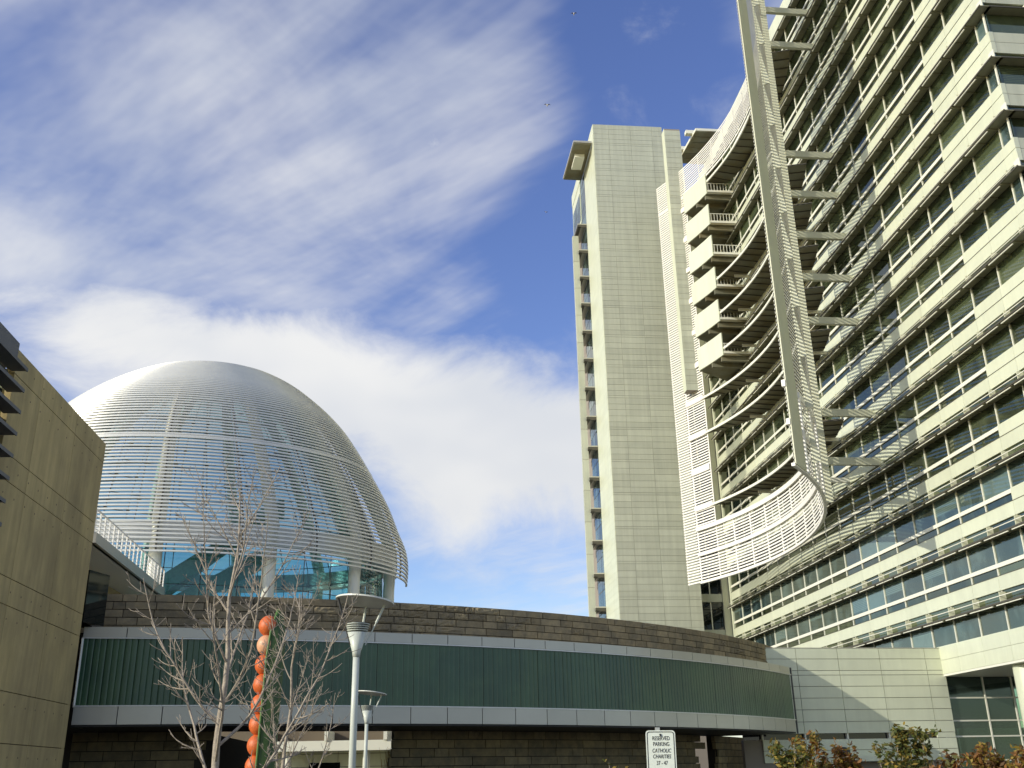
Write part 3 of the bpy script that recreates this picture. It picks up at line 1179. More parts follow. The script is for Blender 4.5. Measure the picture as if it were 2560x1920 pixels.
def ang_of(px_az, R):
    """angle on the circle R about KC hit by a sight line at azimuth (deg) from the street corner"""
    u = Vector((math.sin(rad(px_az)), math.cos(rad(px_az))))
    b = u.dot(KC)
    q = b * b - (KC.dot(KC) - R * R)
    d = b - math.sqrt(q)
    p = u * d
    return math.degrees(math.atan2(p.y - KC.y, p.x - KC.x))


aL0, aL1 = A0 - 3, ang_of(-17.3, GR)
aR0, aR1 = ang_of(-6.55, GR), ang_of(9.3, GR)
aS0, aS1 = ang_of(10.6, GR), ang_of(12.9, GR)
for (a, b) in ((aL0, aL1), (aR0, aR1), (aS0, aS1)):
    obj('ground_wall_backing', MB().arc(KC, GR - 0.8, GR - 0.10, a, b, 0, 3.9), STONEJ, low_b)
    lay(low_b, GR, a, b, 0.0, 9, 0.433, lambda a_, c_: random.random() < 0.06, wmin=0.9, wmax=1.9, nm='ground_stone_block')
obj('passage_wall', MB().fbox(E2, NW, 0, 22, -0.3, 0.0, 0, 3.95, (*kp(aL1, GR - 0.5, 0)[:2], 0)), STONEJ, low_b)
obj('passage_wall', MB().fbox(E2, NW, 0, 22, -0.3, 0.0, 0, 3.95, (*kp(aR0, GR - 0.5, 0)[:2], 0)), STONEJ, low_b)
obj('west_wing', MB().prism([(-20.6, 45.3), (-22.0, 58), (-46, 55), (-44, 41.5)], 0, 8.0), STONEJ, low_b)
obj('doorway', MB().arc(KC, GR - 2.0, GR - 1.7, aR1, aS0, 0, 3.9), DARKM, low_b)

# ------------------------------------------------------------------ rotunda
RC = Vector((-22.85, 72.48))
HX = Vector((0.9537, 0.3007))       # across the street-side view
HV = Vector((0.3007, -0.9537))      # towards the street
BF = 0.68
PROF = [(15.05, 15.15), (15.1, 16.4), (14.9, 17.6), (14.4, 18.95), (13.75, 20.8), (12.65, 23.2), (11.3, 25.6), (9.95, 27.3), (8.0, 29.0), (5.9, 30.35),
        (3.4, 31.35), (0.2, 31.9)]


def prof_sample(n=400):
    # Catmull-Rom through the profile, evenly spaced by length
    pts = [Vector(p) for p in PROF]
    pts = [pts[0] * 2 - pts[1]] + pts + [pts[-1] * 2 - pts[-2]]
    dense = []
    for i in range(1, len(pts) - 2):
        p0, p1, p2, p3 = pts[i - 1:i + 3]
        for j in range(30):
            t = j / 30
            dense.append(0.5 * ((2 * p1) + (p2 - p0) * t + (2 * p0 - 5 * p1 + 4 * p2 - p3) * t * t + (3 * p1 - p0 - 3 * p2 + p3) * t ** 3))
    dense.append(pts[-2])
    return dense


PD = prof_sample()
PL = [0.0]
for i in range(1, len(PD)):
    PL.append(PL[-1] + (PD[i] - PD[i - 1]).length)


def prof_at(s):
    s = max(0, min(PL[-1], s))
    for i in range(1, len(PL)):
        if PL[i] >= s:
            t = (s - PL[i - 1]) / max(1e-9, PL[i] - PL[i - 1])
            return PD[i - 1].lerp(PD[i], t)
    return PD[-1]


SKEW = [(0, 0), (17.6, 0), (20.8, -0.2), (23.2, -0.45), (25.6, -0.6), (27.3, -0.6), (29.1, -0.5), (30.6, -0.3), (31.6, -0.2), (40, -0.2)]


def skew(z):
    for (z0, s0_), (z1, s1_) in zip(SKEW, SKEW[1:]):
        if z <= z1:
            return lerp(s0_, s1_, (z - z0) / (z1 - z0))
    return SKEW[-1][1]


def rp(th, a, z, off=0.0):
    """point on the elliptical rotunda plan: th degrees from the street-facing axis towards the right"""
    t = rad(th)
    q = RC + HX * ((a + off) * math.sin(t) + skew(z)) + HV * ((a * BF + off) * math.cos(t))
    return (q.x, q.y, z)


rot = thing('rotunda', 'glass domed rotunda wrapped in rings of thin metal louvres', 'dome', (RC.x, RC.y, 9.0))
TH0, TH1 = -135.0, 86.0
ds = 0.275
s = 0.0
nr = 0
while s < PL[-1] - 4.4:
    a, z = prof_at(s)
    m = MB()
    rows = []
    ns = 96
    for i in range(ns + 1):
        th = lerp(TH0, TH1, i / ns)
        rows.append([rp(th, a, z - 0.045, -0.09), rp(th, a, z - 0.045, 0.05), rp(th, a, z + 0.065, 0.05), rp(th, a, z + 0.065, -0.09)])
    m.loft(rows, True)
    obj('louver', m, ALU, rot)
    s += ds
    nr += 1
SCAP = s
# solid crown
m = MB()
rows = []
for i in range(24):
    a, z = prof_at(lerp(SCAP - 0.1, PL[-1], i / 23))
    rows.append([rp(360 * j / 96, a, z) for j in range(96)])
m.loft(rows, True)
obj('crown_cap', m, ALU, rot, smooth=True)
sj_ = SCAP
while sj_ < PL[-1] - 0.3:
    a, z = prof_at(sj_)
    obj('crown_seam', MB().loft([[rp(360 * j / 96, a + 0.05, z - 0.02) for j in range(97)], [rp(360 * j / 96, a + 0.02, z + 0.05) for j in range(97)]]), ALU, rot)
    sj_ += 0.55
# meridian carriers
for i in range(13):
    th = -111 + 20 * i
    if th > TH1:
        continue
    m = MB().tube([rp(th, *prof_at(PL[-1] * j / 40), -0.12) for j in range(40)], 0.06, 5)
    obj('meridian_bar', m, ALUD, rot)
    m = MB().tube([rp(th, *prof_at(PL[-1] * j / 40), -0.42) for j in range(36)], 0.05, 5)
    obj('meridian_bar', m, ALU, rot)
a, z = prof_at(8.6)
m = MB()
m.loft([[rp(lerp(TH0, TH1, i / 96), a, z - 0.08, -0.2), rp(lerp(TH0, TH1, i / 96), a, z - 0.08, 0.07), rp(lerp(TH0, TH1, i / 96), a, z + 0.08, 0.07),
         rp(lerp(TH0, TH1, i / 96), a, z + 0.08, -0.2)] for i in range(97)], True)
obj('girdle_ring', m, ALU, rot)
# ring beam behind the lowest louvres
m = MB()
m.loft([[rp(360 * i / 96, 14.25, 15.95), rp(360 * i / 96, 14.25, 17.25), rp(360 * i / 96, 13.2, 17.25), rp(360 * i / 96, 13.2, 15.95)] for i in range(97)], True)
obj('ring_beam', m, ALU, rot)
# glass shell inside: panes between rings and meridians
gz = [PL[-1] * q for q in (0.045, 0.16, 0.275, 0.39, 0.505, 0.62, 0.735)]
for r_ in range(len(gz) - 1):
    for c in range(36):
        m = MB()
        rows = []
        for j in range(3):
            a, z = prof_at(lerp(gz[r_], gz[r_ + 1], j / 2))
            rows.append([rp(-180 + 10 * c + 0.12 + 9.76 * i / 2, a - 1.9, z) for i in range(3)])
        m.loft(rows)
        obj('dome_pane', m, DOMEG, rot)
m = MB()
for c in range(36):
    m.tube([rp(-180 + 10 * c, prof_at(lerp(gz[0], gz[-1], j / 14))[0] - 1.98, prof_at(lerp(gz[0], gz[-1], j / 14))[1]) for j in range(15)], 0.035, 4)
obj('glazing_cable', m, ALUD, rot)
for q in [gz[0] + (gz[-1] - gz[0]) * i / 12 for i in range(13)]:
    a, z = prof_at(q)
    obj('glazing_ring', MB().tube([rp(360 * j / 72, a - 1.98, z) for j in range(73)], 0.03, 4, cap=False), ALUD, rot)
m = MB()
for c in range(36):
    for q in range(0, 13, 2):
        a, z = prof_at(gz[0] + (gz[-1] - gz[0]) * q / 12)
        m.box(Vector(rp(-180 + 10 * c, a - 2.05, z)), (0.22, 0.22, 0.22))
obj('glazing_spider', m, ALUD, rot, kind='stuff')
# drum below the shell
ang12 = [-180 + 10 * c for c in range(36)]
for c in range(36):
    for (z0, z1) in ((9.05, 10.9), (10.94, 13.3), (13.34, 15.85)):
        m = MB()
        m.loft([[rp(ang12[c] + 0.12, 13.3, z0), rp(ang12[c] + 5, 13.3, z0), rp(ang12[c] + 9.88, 13.3, z0)], [rp(ang12[c] + 0.12, 13.3, z1), rp(ang12[c] + 5, 13.3, z1), rp(ang12[c] + 9.88, 13.3, z1)]])
        obj('drum_pane', m, TEAL, rot)
for c in range(36):
    obj('drum_mullion', MB().tube([rp(ang12[c], 13.22, 9.0), rp(ang12[c], 13.22, 15.9)], 0.035, 4), ALUD, rot)
for z in (10.9, 13.3):
    obj('drum_cable', MB().tube([rp(360 * j / 72, 13.2, z) for j in range(73)], 0.03, 4, cap=False), ALUD, rot)
# arched ribs and columns
for i in range(12):
    th = -12 + 30 * i
    pts = [rp(th, 13.75, 9.0), rp(th, 13.75, 14.5), rp(th, 13.85, 16.6)]
    rr = [0.42, 0.42, 0.42]
    for j in range(1, 17):
        a, z = prof_at(PL[-1] * (0.05 + 0.74 * j / 16))
        pts.append(rp(th, max(0.5, a - 1.05), z - 0.15))
        rr.append(lerp(0.46, 0.34, j / 16))
    m = MB().tube(pts, rr, 10)
    obj('rib', m, TRIM, rot, smooth=True)
# stair and gallery inside
STG = mat('stair_glass_green', (0.16, 0.34, 0.22), 0.3, var=0.3, nscale=2.0)
for (t0, z0, t1, z1, rr) in ((-38, 10.2, 34, 18.8, 0.72), (-42, 9.3, 30, 15.2, 0.60)):
    rows = []
    for i in range(25):
        th = lerp(t0, t1, i / 24)
        z = lerp(z0, z1, i / 24)
        rows.append([rp(th, 13.3 * rr, z), rp(th, 13.3 * rr, z + 1.35), rp(th, 13.3 * rr - 1.8, z + 1.35), rp(th, 13.3 * rr - 1.8, z)])
    obj('ramp', MB().loft(rows, True), STG, rot)
m = MB()
m.loft([[rp(360 * i / 64, 13.1, 8.95), rp(360 * i / 64, 13.1, 9.02), rp(360 * i / 64, 0.1, 9.02)] for i in range(65)])
obj('floor', m, FASC, rot)

# ------------------------------------------------------------------ concrete building on the left
CC = Vector((-18.84, 44.0))
conc = thing('concrete_building', 'tall board-marked concrete building with dark sunshades over its windows', 'building', (-23, 38, 0))
oc = (CC.x, CC.y, 0)
# frame: u backwards along E2 from the far corner (negative = towards the street), n outwards (+E1 side)
NE = E1
m = MB().fbox(E2, NE, -17, -0.05, -16, -0.12, 0, 13.6, oc)
obj('core', m, CONCD, conc)
zc = [0.0, 3.0, 4.72, 7.55, 8.48, 11.6, 12.5, 15.32, 16.25]
uc = [0.0, -4.2, -8.4, -11.1]
for i in range(len(zc) - 1):
    for j in range(3):
        off = 1.9 if (i % 2 and j < 2) else 0
        u1, u0 = uc[j], uc[j + 1]
        m = MB().fbox(E2, NE, u0 + 0.012, u1 - 0.012, -0.3, 0.0, zc[i] + 0.014, zc[i + 1] - 0.014, oc)
        obj('concrete_panel', m, CONC, conc)
# return at the far corner, coping
obj('corner_return', MB().fbox(E2, NE, -0.3, 0.0, -16, -1.0, 0, 13.7, oc).fbox(E2, NE, -0.3, 0.0, -1.0, -0.02, 0, 16.2, oc), CONC, conc)
obj('coping', MB().fbox(E2, NE, -17, -11.12, -1.2, 0.02, 15.5, 16.45, oc), CONCG, conc)
# tie holes
th_ = MB()
for i in range(1, len(zc)):
    for u in [-0.9 - 1.05 * k for k in range(10)]:
        for zq in (zc[i] - 0.45,):
            q = CC + E2 * u + NE * 0.003
            th_.tube([(q.x, q.y, zq), (q.x + NE.x * 0.004, q.y + NE.y * 0.004, zq)], 0.035, 8)
obj('tie_hole', th_, CONCD, conc, kind='stuff')
# window strip with projecting sunshades, towards the street
for i in range(19):
    z = 15.35 - 0.80 * i
    obj('window_pane', MB().fbox(E2, NE, -16.8, -11.2, -0.25, -0.18, z - 0.78, z, oc), GLB, conc)
    sh = MB().fbox(E2, NE, -16.9, -11.2, -0.1, 0.46, z, z + 0.07, oc)
    sh.fbox(E2, NE, -16.9, -11.2, 0.46, 0.50, z - 0.03, z + 0.10, oc)
    obj('window_sunshade', sh, CONCG, conc)
    for k in range(3):
        obj('window_mullion', MB().fbox(E2, NE, -12.9 - 1.6 * k, -12.82 - 1.6 * k, -0.2, 0.1, z - 0.78, z, oc), TRIM, conc)
# terrace slab reaching back to the rotunda, with its railing
ts0 = Vector((-20.1, 46.9))
ts1 = Vector((-21.9, 62.2))
ter = obj('terrace_slab', MB().prism([tuple(ts0), tuple(ts1), (ts1.x - 9, ts1.y - 1), (ts0.x - 9, ts0.y - 1)], 12.3, 12.75), TRIM, conc)
obj('terrace_edge', MB().beam((ts0.x, ts0.y, 12.55), (ts1.x, ts1.y, 12.55), 0.3, 0.5), FASC, ter)
m = MB()
for i in range(19):
    p = Vector((*ts0, 12.78)).lerp(Vector((*ts1, 12.78)), i / 18)
    m.beam(p, p + Vector((0, 0, 1.15)), 0.07, 0.07)
for h in (0.25, 0.45, 0.65, 0.85, 1.15):
    m.beam((ts0.x, ts0.y, 12.78 + h), (ts1.x, ts1.y, 12.78 + h), 0.02 if h < 1 else 0.07, 0.02 if h < 1 else 0.06)
obj('terrace_railing', m, LOUV, ter)
obj('terrace_wall', MB().prism([(-22.6, 46.5), (-24, 62), (-30, 61), (-29, 46)], 9.0, 12.3), CONC, conc)
obj('link_pane', MB().prism([(-18.95, 44.4), (-18.6, 45.8), (-19.6, 46.2), (-20.2, 44.6)], 8.2, 10.5), GLD, conc)

# ------------------------------------------------------------------ building across the court, seen under the overhang
far = thing('court_building', 'pale building with a white entrance canopy across the court, seen under the overhang', 'building', (-15, 104, 0))
of = (-15, 104, 0)
m = MB().fbox((1, 0), (0, -1), -22, 16, -6, 0, 0, 8.5, of)
obj('wall', m, CONCD, far)
pl = []
for i in range(15):
    for j in range(4):
        pl.append(((-15 - 21 + 2.45 * i, 104 - 0.05, 0.9 + 1.2 * j), 0, (2.4, 0.1, 1.15)))
many('wall_panel', unit('court_wall_panel'), PANEL, far, pl)
obj('canopy', MB().fbox((1, 0), (0, -1), -18, 6.5, 0.1, 3.5, 4.1, 5.0, of), TRIM, far)
for x in (-9, -3.4, 2.2):
    obj('canopy_fin', MB().fbox((1, 0), (0, -1), x, x + 0.35, 0.1, 3.7, 5.0, 5.9, of), TRIM, far)
for x in (-7, 0.5, 4.6):
    obj('canopy_column', MB().tube([(of[0] + x, of[1] - 2.5, 0), (of[0] + x, of[1] - 2.5, 4.1)], 0.35, 12), TRIM, far)
obj('door', MB().fbox((1, 0), (0, -1), -5.4, -2.4, 0.06, 0.15, 0.02, 3.1, of), GLD, far)
rg = random.Random(3)
for (gx, gy) in ((-6.0, 60.5), (-7.2, 61.5)):
    pg = thing('tall_grass', ['clump of tall dry grass in the passage beside the stone wall', 'looser clump of tall dry grass further into the passage'][gx < -7], 'plant', (gx, gy, 0))
    m = MB()
    for i in range(150):
        a = rg.uniform(0, 6.28)
        r_ = rg.uniform(0, 0.55)
        h = rg.uniform(1.6, 3.3)
        b = Vector((gx + r_ * math.cos(a), gy + r_ * math.sin(a), 0))
        e = b + Vector((rg.uniform(-0.5, 0.5), rg.uniform(-0.5, 0.5), h))
        w_ = Vector((rg.uniform(-1, 1), rg.uniform(-1, 1), 0)).normalized() * 0.03
        m.add([b - w_, b + w_, e + w_ * 0.4, e - w_ * 0.4], [(0, 1, 2, 3)])
    obj('blades', m, STRAW, pg, kind='stuff')

# ------------------------------------------------------------------ bare trees
def bare_tree(label, base, top, spread, seed, lean=(0, 0), r0=0.075, group=None, nl=13):
    rnd = random.Random(seed)
    T = thing('bare_tree', label, 'tree', (*base, 0))
    H = top
    pts = [Vector((base[0] + lean[0] * (i / 14) * H + 0.03 * math.sin(i * 1.3 + seed), base[1] + lean[1] * (i / 14) * H + 0.03 * math.cos(i * 1.7 + seed), H * i / 14)) for i in range(15)]
    rr = [lerp(r0, 0.009, (i / 14) ** 0.8) for i in range(15)]
    trunk = obj('trunk', MB().tube(pts, rr, 9), BARK, T, smooth=True)

    def grow(mb, p, d, L, r, depth):
        n = max(4, int(L / 0.13))
        P = [p.copy()]
        R = [r]
        dd = d.copy()
        for i in range(n):
            f = (i + 1) / n
            up = 0.085 if depth == 0 else 0.15
            dd = (dd + Vector((rnd.gauss(0, 0.055), rnd.gauss(0, 0.055), up + rnd.gauss(0, 0.04)))).normalized()
            P.append(P[-1] + dd * (L / n))
            R.append(lerp(r, max(0.0042, r * 0.22), f))
        mb.tube(P, R, 6 if depth == 0 else 5 if depth == 1 else 4)
        if depth < 3:
            if depth == 0:
                cnt = max(5, int(L / 0.20))
            elif depth == 1:
                cnt = max(2, int(L / 0.14))
            else:
                cnt = rnd.choice((0, 1, 1, 2))
            side = rnd.choice((-1, 1))
            for c in range(cnt):
                f = lerp(0.16, 0.96, (c + rnd.uniform(0.1, 0.9)) / cnt)
                i = min(n - 1, int(f * n))
                base_d = (P[i + 1] - P[i]).normalized()
                # opposite, upswept twigs
                ax = Vector((rnd.gauss(0, 1), rnd.gauss(0, 1), rnd.gauss(0, 0.4))).cross(base_d).normalized()
                q = Matrix.Rotation(rnd.uniform(0.6, 1.15), 3, ax) @ base_d
                q = Vector((q.x, q.y, q.z * 0.75)).normalized()
                LL = {0: rnd.uniform(0.28, 0.75) * (1.15 - 0.5 * f), 1: rnd.uniform(0.09, 0.30), 2: rnd.uniform(0.04, 0.10)}[depth]
                grow(mb, P[i], q, LL * (H / 6.0 if depth < 2 else 1), max(0.0038, R[i] * 0.62), depth + 1)
    for l in range(nl):
        f = lerp(0.20, 0.93, l / (nl - 1)) + rnd.uniform(-0.015, 0.015)
        i = min(13, int(f * 14))
        p = pts[i].lerp(pts[i + 1], f * 14 - i)
        az = l * 2.4 + rnd.uniform(-0.3, 0.3)
        el = lerp(0.42, 0.95, f)
        d = Vector((math.cos(az) * math.cos(el), math.sin(az) * math.cos(el), math.sin(el)))
        L = spread * lerp(1.75, 0.45, f ** 1.2) * rnd.uniform(0.85, 1.2)
        mb = MB()
        grow(mb, p, d, L, lerp(r0 * 0.40, 0.009, f), 0)
        obj('limb', mb, BARK, trunk)
    return T


bare_tree('large bare young tree with pale upswept branches in front of the glass band', (-4.38, 15.4), 5.95, 2.0, 11, lean=(0.008, 0), r0=0.085, nl=15)
bare_tree('smaller bare young tree with fine pale twigs beside the orange sculpture', (-4.75, 21.3), 5.3, 1.45, 23, lean=(0.035, 0), r0=0.06, nl=15)

# ------------------------------------------------------------------ sculpture: orange balls in a green pod
sx0, sy0 = -5.75, 23.3
scu = thing('pod_sculpture', 'tall sculpture of stacked orange balls half wrapped by a green pod', 'sculpture', (sx0, sy0, 0))
R_ = 0.222
for i in range(12):
    z = 0.22 + 0.427 * i
    m = MB()
    rows = []
    for j in range(15):
        f = -math.pi / 2 + math.pi * j / 14
        rows.append([(R_ * 1.0 * math.cos(f) * math.cos(q), R_ * math.cos(f) * math.sin(q), 0.235 * math.sin(f)) for q in [2 * math.pi * k / 24 for k in range(24)]])
    m.loft(rows, True)
    obj('ball', m, PEACH if i in (10,) else ORANGE, scu, (sx0 - 0.03 + 0.011 * i, sy0 - 0.06, z), smooth=True)
m = MB()
rows = []
zs = [0.0, 0.4, 1.2, 2.2, 3.2, 4.2, 4.8, 5.1, 5.27]
for z in zs:
    k = min(1.0, (5.32 - z) / 0.75) ** 0.6
    cx = sx0 + 0.19 + 0.026 * z
    sec = [(-0.22, -0.27), (-0.14, -0.29), (0.02, -0.24), (0.14, -0.10), (0.17, 0.05), (0.10, 0.22), (-0.08, 0.30), (-0.22, 0.27), (-0.12, 0.18), (-0.02, 0.05), (-0.02, -0.08), (-0.12, -0.20)]
    rows.append([(cx + 0.02 + (p[0]) * 0.92 * k, sy0 + p[1] * 0.9 * k, z) for p in sec])
m.loft(rows, True)
m.f.append(tuple(len(m.v) - 12 + i for i in range(12)))
m.m.append(0)
pod = obj('pod', m, PODG, scu)
m = MB()
m.tube([(sx0 + 0.19 + 0.026 * z - 0.155 * min(1.0, (5.32 - z) / 0.75) ** 0.6, sy0 - 0.27 * min(1.0, (5.32 - z) / 0.75) ** 0.6, z) for z in zs], [0.026] * 8 + [0.05], 8)
obj('pod_rim', m, PODL, pod, smooth=True)

# ------------------------------------------------------------------ lamps
def lamp(label, x, y, k=1.0):
    L = thing('street_lamp', label, 'lamp', (x, y, 0), 'plaza lamps')

    def P(a, b, c):
        return (x + a * k, y + b * k, c * k)
    obj('base_plate', MB().tube([P(0, 0, 0), P(0, 0, 0.04)], 0.20 * k, 20), LAMP, L)
    obj('pole', MB().tube([P(0, 0, 0.04), P(0, 0, 2.9), P(0, 0, 3.92)], [0.072 * k, 0.069 * k, 0.066 * k], 20), LAMP, L, smooth=True)
    cone = obj('cone', MB().tube([P(0, 0, 3.92), P(0, 0, 4.02), P(0, 0, 4.40)], [0.074 * k, 0.085 * k, 0.205 * k], 28), LAMP, L, smooth=True)
    for i in range(4):
        z = 4.43 + 0.042 * i
        obj('fin_ring', MB().tube([P(0, 0, z), P(0, 0, z + 0.018)], [(0.212 + 0.010 * i) * k, (0.218 + 0.010 * i) * k], 28), LAMP, cone)
    obj('lantern_core', MB().tube([P(0, 0, 4.40), P(0, 0, 4.60)], 0.16 * k, 20), DARKM, cone)
    # tilted disc reflector carried by three arms
    n = Vector((0.10, 0.06, 1)).normalized()
    c = Vector((0.13, 0.02, 5.02))
    ux = n.cross(Vector((0, 1, 0))).normalized()
    uy = n.cross(ux)

    def ring(r_, h):
        return [tuple(Vector((x, y, 0)) + (c + ux * r_ * math.cos(t) + uy * r_ * math.sin(t) + n * h) * k) for t in [2 * math.pi * j / 40 for j in range(40)]]
    m = MB().loft([ring(0.01, -0.015), ring(0.52, -0.01), ring(0.60, 0.0), ring(0.60, 0.03), ring(0.50, 0.045), ring(0.01, 0.05)], True)
    obj('disc', m, LAMPW, L)
    for (a, b) in ((200, 0.42), (275, 0.50), (20, 0.56)):
        t = rad(a)
        e = c + ux * b * math.cos(t) + uy * b * math.sin(t)
        s_ = Vector((0.15 * math.cos(t), 0.15 * math.sin(t), 4.16))
        s_.x, s_.y = (e.x - 0.0) * 0.32, (e.y) * 0.32
        mid = s_.lerp(e, 0.55)
        m = MB().tube([P(*s_), P(*mid)], 0.014 * k, 8).tube([P(*mid), P(*e)], 0.026 * k, 8)
        obj('arm', m, DARKM if a == 20 else LAMP, L)
    return L


lamp('tall plaza lamp with tilted disc reflector beside the bare trees', -3.24, 20.75)
lamp('plaza lamp with disc reflector further back, partly behind the tall lamp', -4.72, 32.8, 0.82)

# ------------------------------------------------------------------ parking sign
sgx, sgy = 1.475, 11.05
sg = thing('parking_sign', 'white reserved parking sign with black lettering on a metal post', 'sign', (sgx, sgy, 0))
sw, sh_ = 0.305, 0.457
sz = 2.06            # top edge
tilt = Matrix.Rotation(rad(-7.0), 4, 'Z') @ Matrix.Rotation(rad(1.0), 4, 'Y')
SM = Matrix.Translation((sgx, sgy, sz - sh_ / 2)) @ tilt


def rr_outline(w_, h_, r_, y):
    o = []
    for (cx, cz, a0) in ((w_ / 2 - r_, h_ / 2 - r_, 0), (-w_ / 2 + r_, h_ / 2 - r_, 90), (-w_ / 2 + r_, -h_ / 2 + r_, 180), (w_ / 2 - r_, -h_ / 2 + r_, 270)):
        for i in range(7):
            t = rad(a0 + 15 * i)
            o.append(Vector((cx + r_ * math.cos(t), y, cz + r_ * math.sin(t))))
    return o


def plate(w_, h_, r_, y0, y1):
    m = MB()
    a = [SM @ p for p in rr_outline(w_, h_, r_, y0)]
    b = [SM @ p for p in rr_outline(w_, h_, r_, y1)]
    n = len(a)
    m.v = [tuple(p) for p in a + b]
    m.f = [tuple(range(n - 1, -1, -1)), tuple(range(n, 2 * n))] + [(i, (i + 1) % n, n + (i + 1) % n, n + i) for i in range(n)]
    m.m = [0] * len(m.f)
    return m


sgp = obj('plate', plate(sw, sh_, 0.035, 0.0, 0.004), SIGNW, sg)
m = MB()
a = [SM @ p for p in rr_outline(sw - 0.024, sh_ - 0.024, 0.028, -0.0022)]
b = [SM @ p for p in rr_outline(sw - 0.040, sh_ - 0.040, 0.021, -0.0022)]
n = len(a)
m.v = [tuple(p) for p in a + b]
m.f = [(i, (i + 1) % n, n + (i + 1) % n, n + i) for i in range(n)]
m.m = [0] * n
obj('border', m, SIGNK, sgp)
obj('post', MB().beam((sgx - 0.02, sgy + 0.03, 0), (sgx - 0.02, sgy + 0.03, sz + 0.03), 0.045, 0.045), GALV, sg)
bp = SM @ Vector((0, -0.004, sh_ / 2 - 0.045))
obj('bolt', MB().tube([bp, bp - Vector((0, 0.006, 0))], 0.012, 8), SIGNK, sgp)


def text(s_, zc_, size, shear=0.0, sx_=0.72):
    cu = bpy.data.curves.new('lettering', 'FONT')
    cu.body = s_
    cu.align_x = 'CENTER'
    cu.align_y = 'CENTER'
    cu.size = size
    cu.shear = shear
    cu.offset = size * 0.012
    tmp = bpy.data.objects.new('tmp', cu)
    COL.objects.link(tmp)
    bpy.context.view_layer.update()
    me = bpy.data.meshes.new_from_object(tmp.evaluated_get(bpy.context.evaluated_depsgraph_get()))
    bpy.data.objects.remove(tmp)
    bpy.data.curves.remove(cu)
    M = SM @ Matrix.Translation((0.004, -0.0022, zc_)) @ Matrix.Rotation(rad(90), 4, 'X') @ Matrix.Diagonal((sx_, 1, 1, 1))
    me.transform(M)
    me.name = 'lettering'
    me.materials.clear()
    obj('lettering', me, SIGNK, sgp)


text('RESERVED', 0.148, 0.056)
text('PARKING', 0.092, 0.056)
text('CATHOLIC', 0.028, 0.054, 0.22)
text('CHARITIES', -0.029, 0.054, 0.22)
text('37 - 47', -0.092, 0.056)

# ------------------------------------------------------------------ shrubs and small trees in autumn leaf
def shrub(label, x, y, h, rad_, tones, seed, n=900, conical=True):
    rnd = random.Random(seed)
    T = thing('shrub', label, 'shrub', (x, y, 0))
    st = MB()
    tips = []
    for i in range(10):
        a = rnd.uniform(0, 6.28)
        l = rnd.uniform(0.5, 1.0)
        e = Vector((x + rad_ * 0.75 * l * math.cos(a) * (1.1 - 0.5 * l), y + rad_ * 0.75 * l * math.sin(a) * (1.1 - 0.5 * l), h * rnd.uniform(0.55, 0.97)))
        b = Vector((x, y, 0))
        mid = b.lerp(e, 0.5) + Vector((0, 0, 0.12 * h))
        st.tube([b, mid, e], [0.022, 0.014, 0.005], 5)
        for q in range(7):
            f = rnd.uniform(0.3, 1.0)
            p = (b.lerp(mid, f * 2) if f < 0.5 else mid.lerp(e, f * 2 - 1))
            d = Vector((rnd.gauss(0, 1), rnd.gauss(0, 1), rnd.uniform(0.0, 1.0))).normalized() * rad_ * rnd.uniform(0.2, 0.5)
            st.tube([p, p + d], [0.008, 0.003], 4)
            tips.append((p, p + d))
            tips.append((p, p + d))
        tips.append((mid, e))
    obj('stems', st, BARK, T)
    m = MB()
    cols_ = []
    for i in range(int(n * 2.4)):
        p, q = rnd.choice(tips)
        c = p.lerp(q, rnd.uniform(0.1, 1.15)) + Vector((rnd.gauss(0, 0.045), rnd.gauss(0, 0.045), rnd.gauss(0, 0.045)))
        a = Vector((rnd.gauss(0, 1), rnd.gauss(0, 1), rnd.gauss(0, 0.6))).normalized()
        b = a.cross(Vector((rnd.gauss(0, 1), rnd.gauss(0, 1), rnd.gauss(0, 1)))).normalized()
        L = rnd.uniform(0.04, 0.085)
        m.add([c - a * L, c + b * L * 0.42, c + a * L, c - b * L * 0.42], [(0, 1, 2, 3)])
        t0 = tones[0] if rnd.random() < lerp(0.8, 0.25, max(0, min(1, (c.z / h)))) else rnd.choice(tones[1:])
        k = rnd.uniform(0.7, 1.35)
        cols_.append((t0[0] * k, t0[1] * k, t0[2] * k, 1))
    me = m.mesh('foliage')
    at = me.color_attributes.new('tone', 'FLOAT_COLOR', 'CORNER')
    li = 0
    for ci, f in enumerate(me.polygons):
        for _ in f.vertices:
            at.data[li].color = cols_[ci]
            li += 1
    obj('foliage', me, LEAF, T)
    return T


OLV = (0.125, 0.125, 0.022)
GRN = (0.085, 0.11, 0.025)
YEL = (0.27, 0.19, 0.03)
RUS = (0.25, 0.11, 0.025)
BRN = (0.13, 0.065, 0.02)


def at_px(px, dist):
    # plan position along the sight line through a given column of the picture at eye level
    azm = math.atan2((px - 1280) / 2500.0 * 0.932, 1.0)
    return dist * math.sin(azm), dist * math.cos(azm)


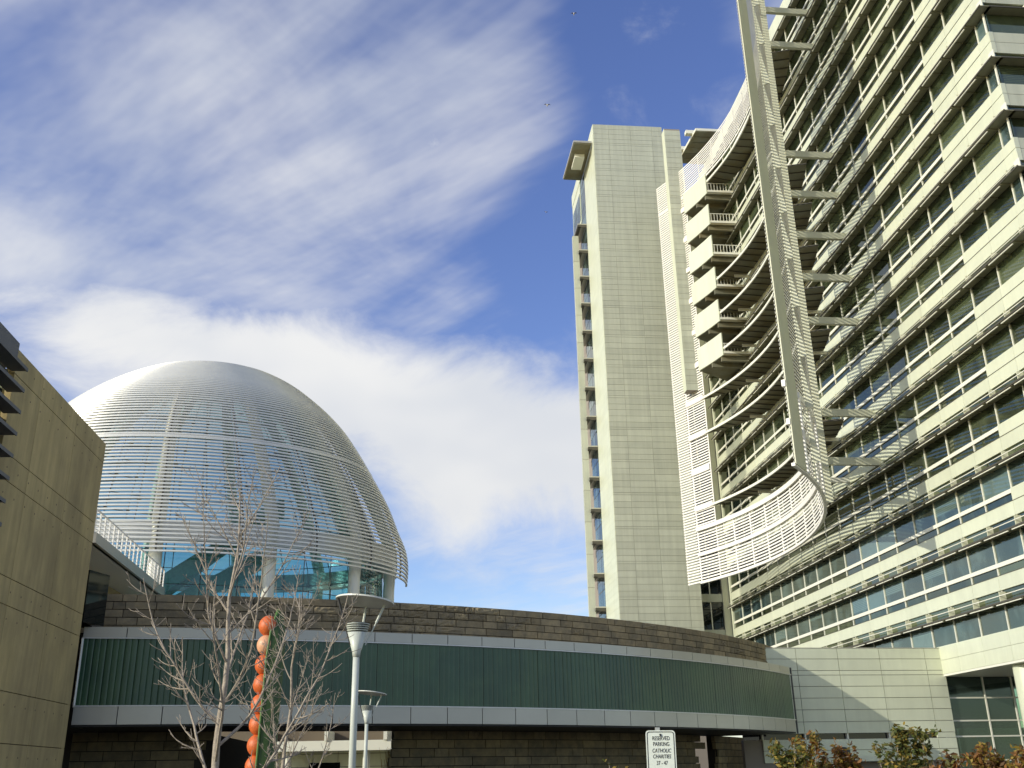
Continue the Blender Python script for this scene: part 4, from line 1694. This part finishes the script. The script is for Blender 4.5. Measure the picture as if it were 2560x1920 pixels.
SHR = [('rounded olive-green shrub beside the end of the green glass', 1958, 24, 2.55, 0.62, (OLV, YEL, GRN), 1100),
       ('upright yellow-green shrub below the slit window', 2012, 26, 2.70, 0.70, (OLV, YEL, RUS), 1200),
       ('rust-tipped shrub in front of the door hood', 2082, 25, 2.62, 0.62, (BRN, RUS, YEL), 1000),
       ('thin red-brown sprig standing between the shrubs', 2118, 27, 2.60, 0.26, (BRN, RUS, YEL), 240),
       ('loose green shrub with pale leaves before the white wall', 2208, 24, 2.45, 0.62, (GRN, OLV, YEL), 850),
       ('tallest shrub, olive and yellow, at the corner of the white wall', 2272, 25, 2.92, 0.70, (OLV, YEL, GRN), 1300),
       ('dense rust-brown shrub before the entrance glass', 2448, 22, 2.42, 0.62, (BRN, RUS, YEL), 1400),
       ('rust-brown shrub beside the round white column', 2545, 21, 2.25, 0.50, (BRN, RUS, YEL), 900),
       ('low rusty shrub filling the gap before the entrance', 2350, 21, 1.92, 0.55, (BRN, RUS, OLV), 800),
       ('small olive conical shrub before the dark stone wall', 1519, 22, 2.25, 0.30, (OLV, YEL, GRN), 520),
       ('tip of a low yellow shrub beside the parking sign', 1592, 18, 1.84, 0.26, (YEL, RUS, OLV), 340),
       ('low yellow shrub left of the small conical one', 1470, 24, 1.86, 0.32, (YEL, OLV, RUS), 300)]
for i, (lb, px_, ds_, h_, r_, tn, n_) in enumerate(SHR):
    x_, y_ = at_px(px_, ds_)
    shrub(lb, x_, y_, h_ - (0.26 if h_ > 2.0 else 0.0), r_, tn, 100 + i, n_)

# ------------------------------------------------------------------ gulls
def bird(label, azd, t_, dist, bank, span=1.0):
    x_, y_ = dist * math.sin(rad(azd)), dist * math.cos(rad(azd))
    z_ = EYE + t_ * dist
    B = thing('gull', label, 'bird', (x_, y_, z_), 'gulls')
    M = Matrix.Translation((x_, y_, z_)) @ Matrix.Rotation(rad(bank), 4, 'Y')
    m = MB().tube([M @ Vector((0, -0.28, 0)), M @ Vector((0, -0.15, 0.02)), M @ Vector((0, 0.1, 0.0)), M @ Vector((0, 0.34, -0.02))], [0.02, 0.085, 0.09, 0.02], 8)
    body = obj('body', m, BIRDW, B, smooth=True)
    for s_ in (-1, 1):
        h = span / 2
        p = [(0.05, -0.10, 0.03), (h * 0.5, -0.16, 0.15), (h, 0.02, 0.06), (h * 0.5, 0.05, 0.15), (0.05, 0.12, 0.03)]
        v = [M @ Vector((s_ * a_, b_, c_ + q)) for q in (0, 0.02) for (a_, b_, c_) in p]
        f = [(0, 1, 3, 4), (1, 2, 3), (9, 8, 6, 5), (8, 7, 6)] + [(i, 5 + i, 5 + (i + 1) % 5, (i + 1) % 5) for i in range(5)]
        obj('wing', MB().add(v, f), BIRD, body)


bird('gull gliding highest in the blue, wings level', 4.93, 0.885, 120, -3)
bird('gull below the highest one, against white cloud', 2.78, 0.750, 120, 6)
bird('lowest and farthest gull, a speck beside the stair tower', 2.45, 0.602, 210, 12)
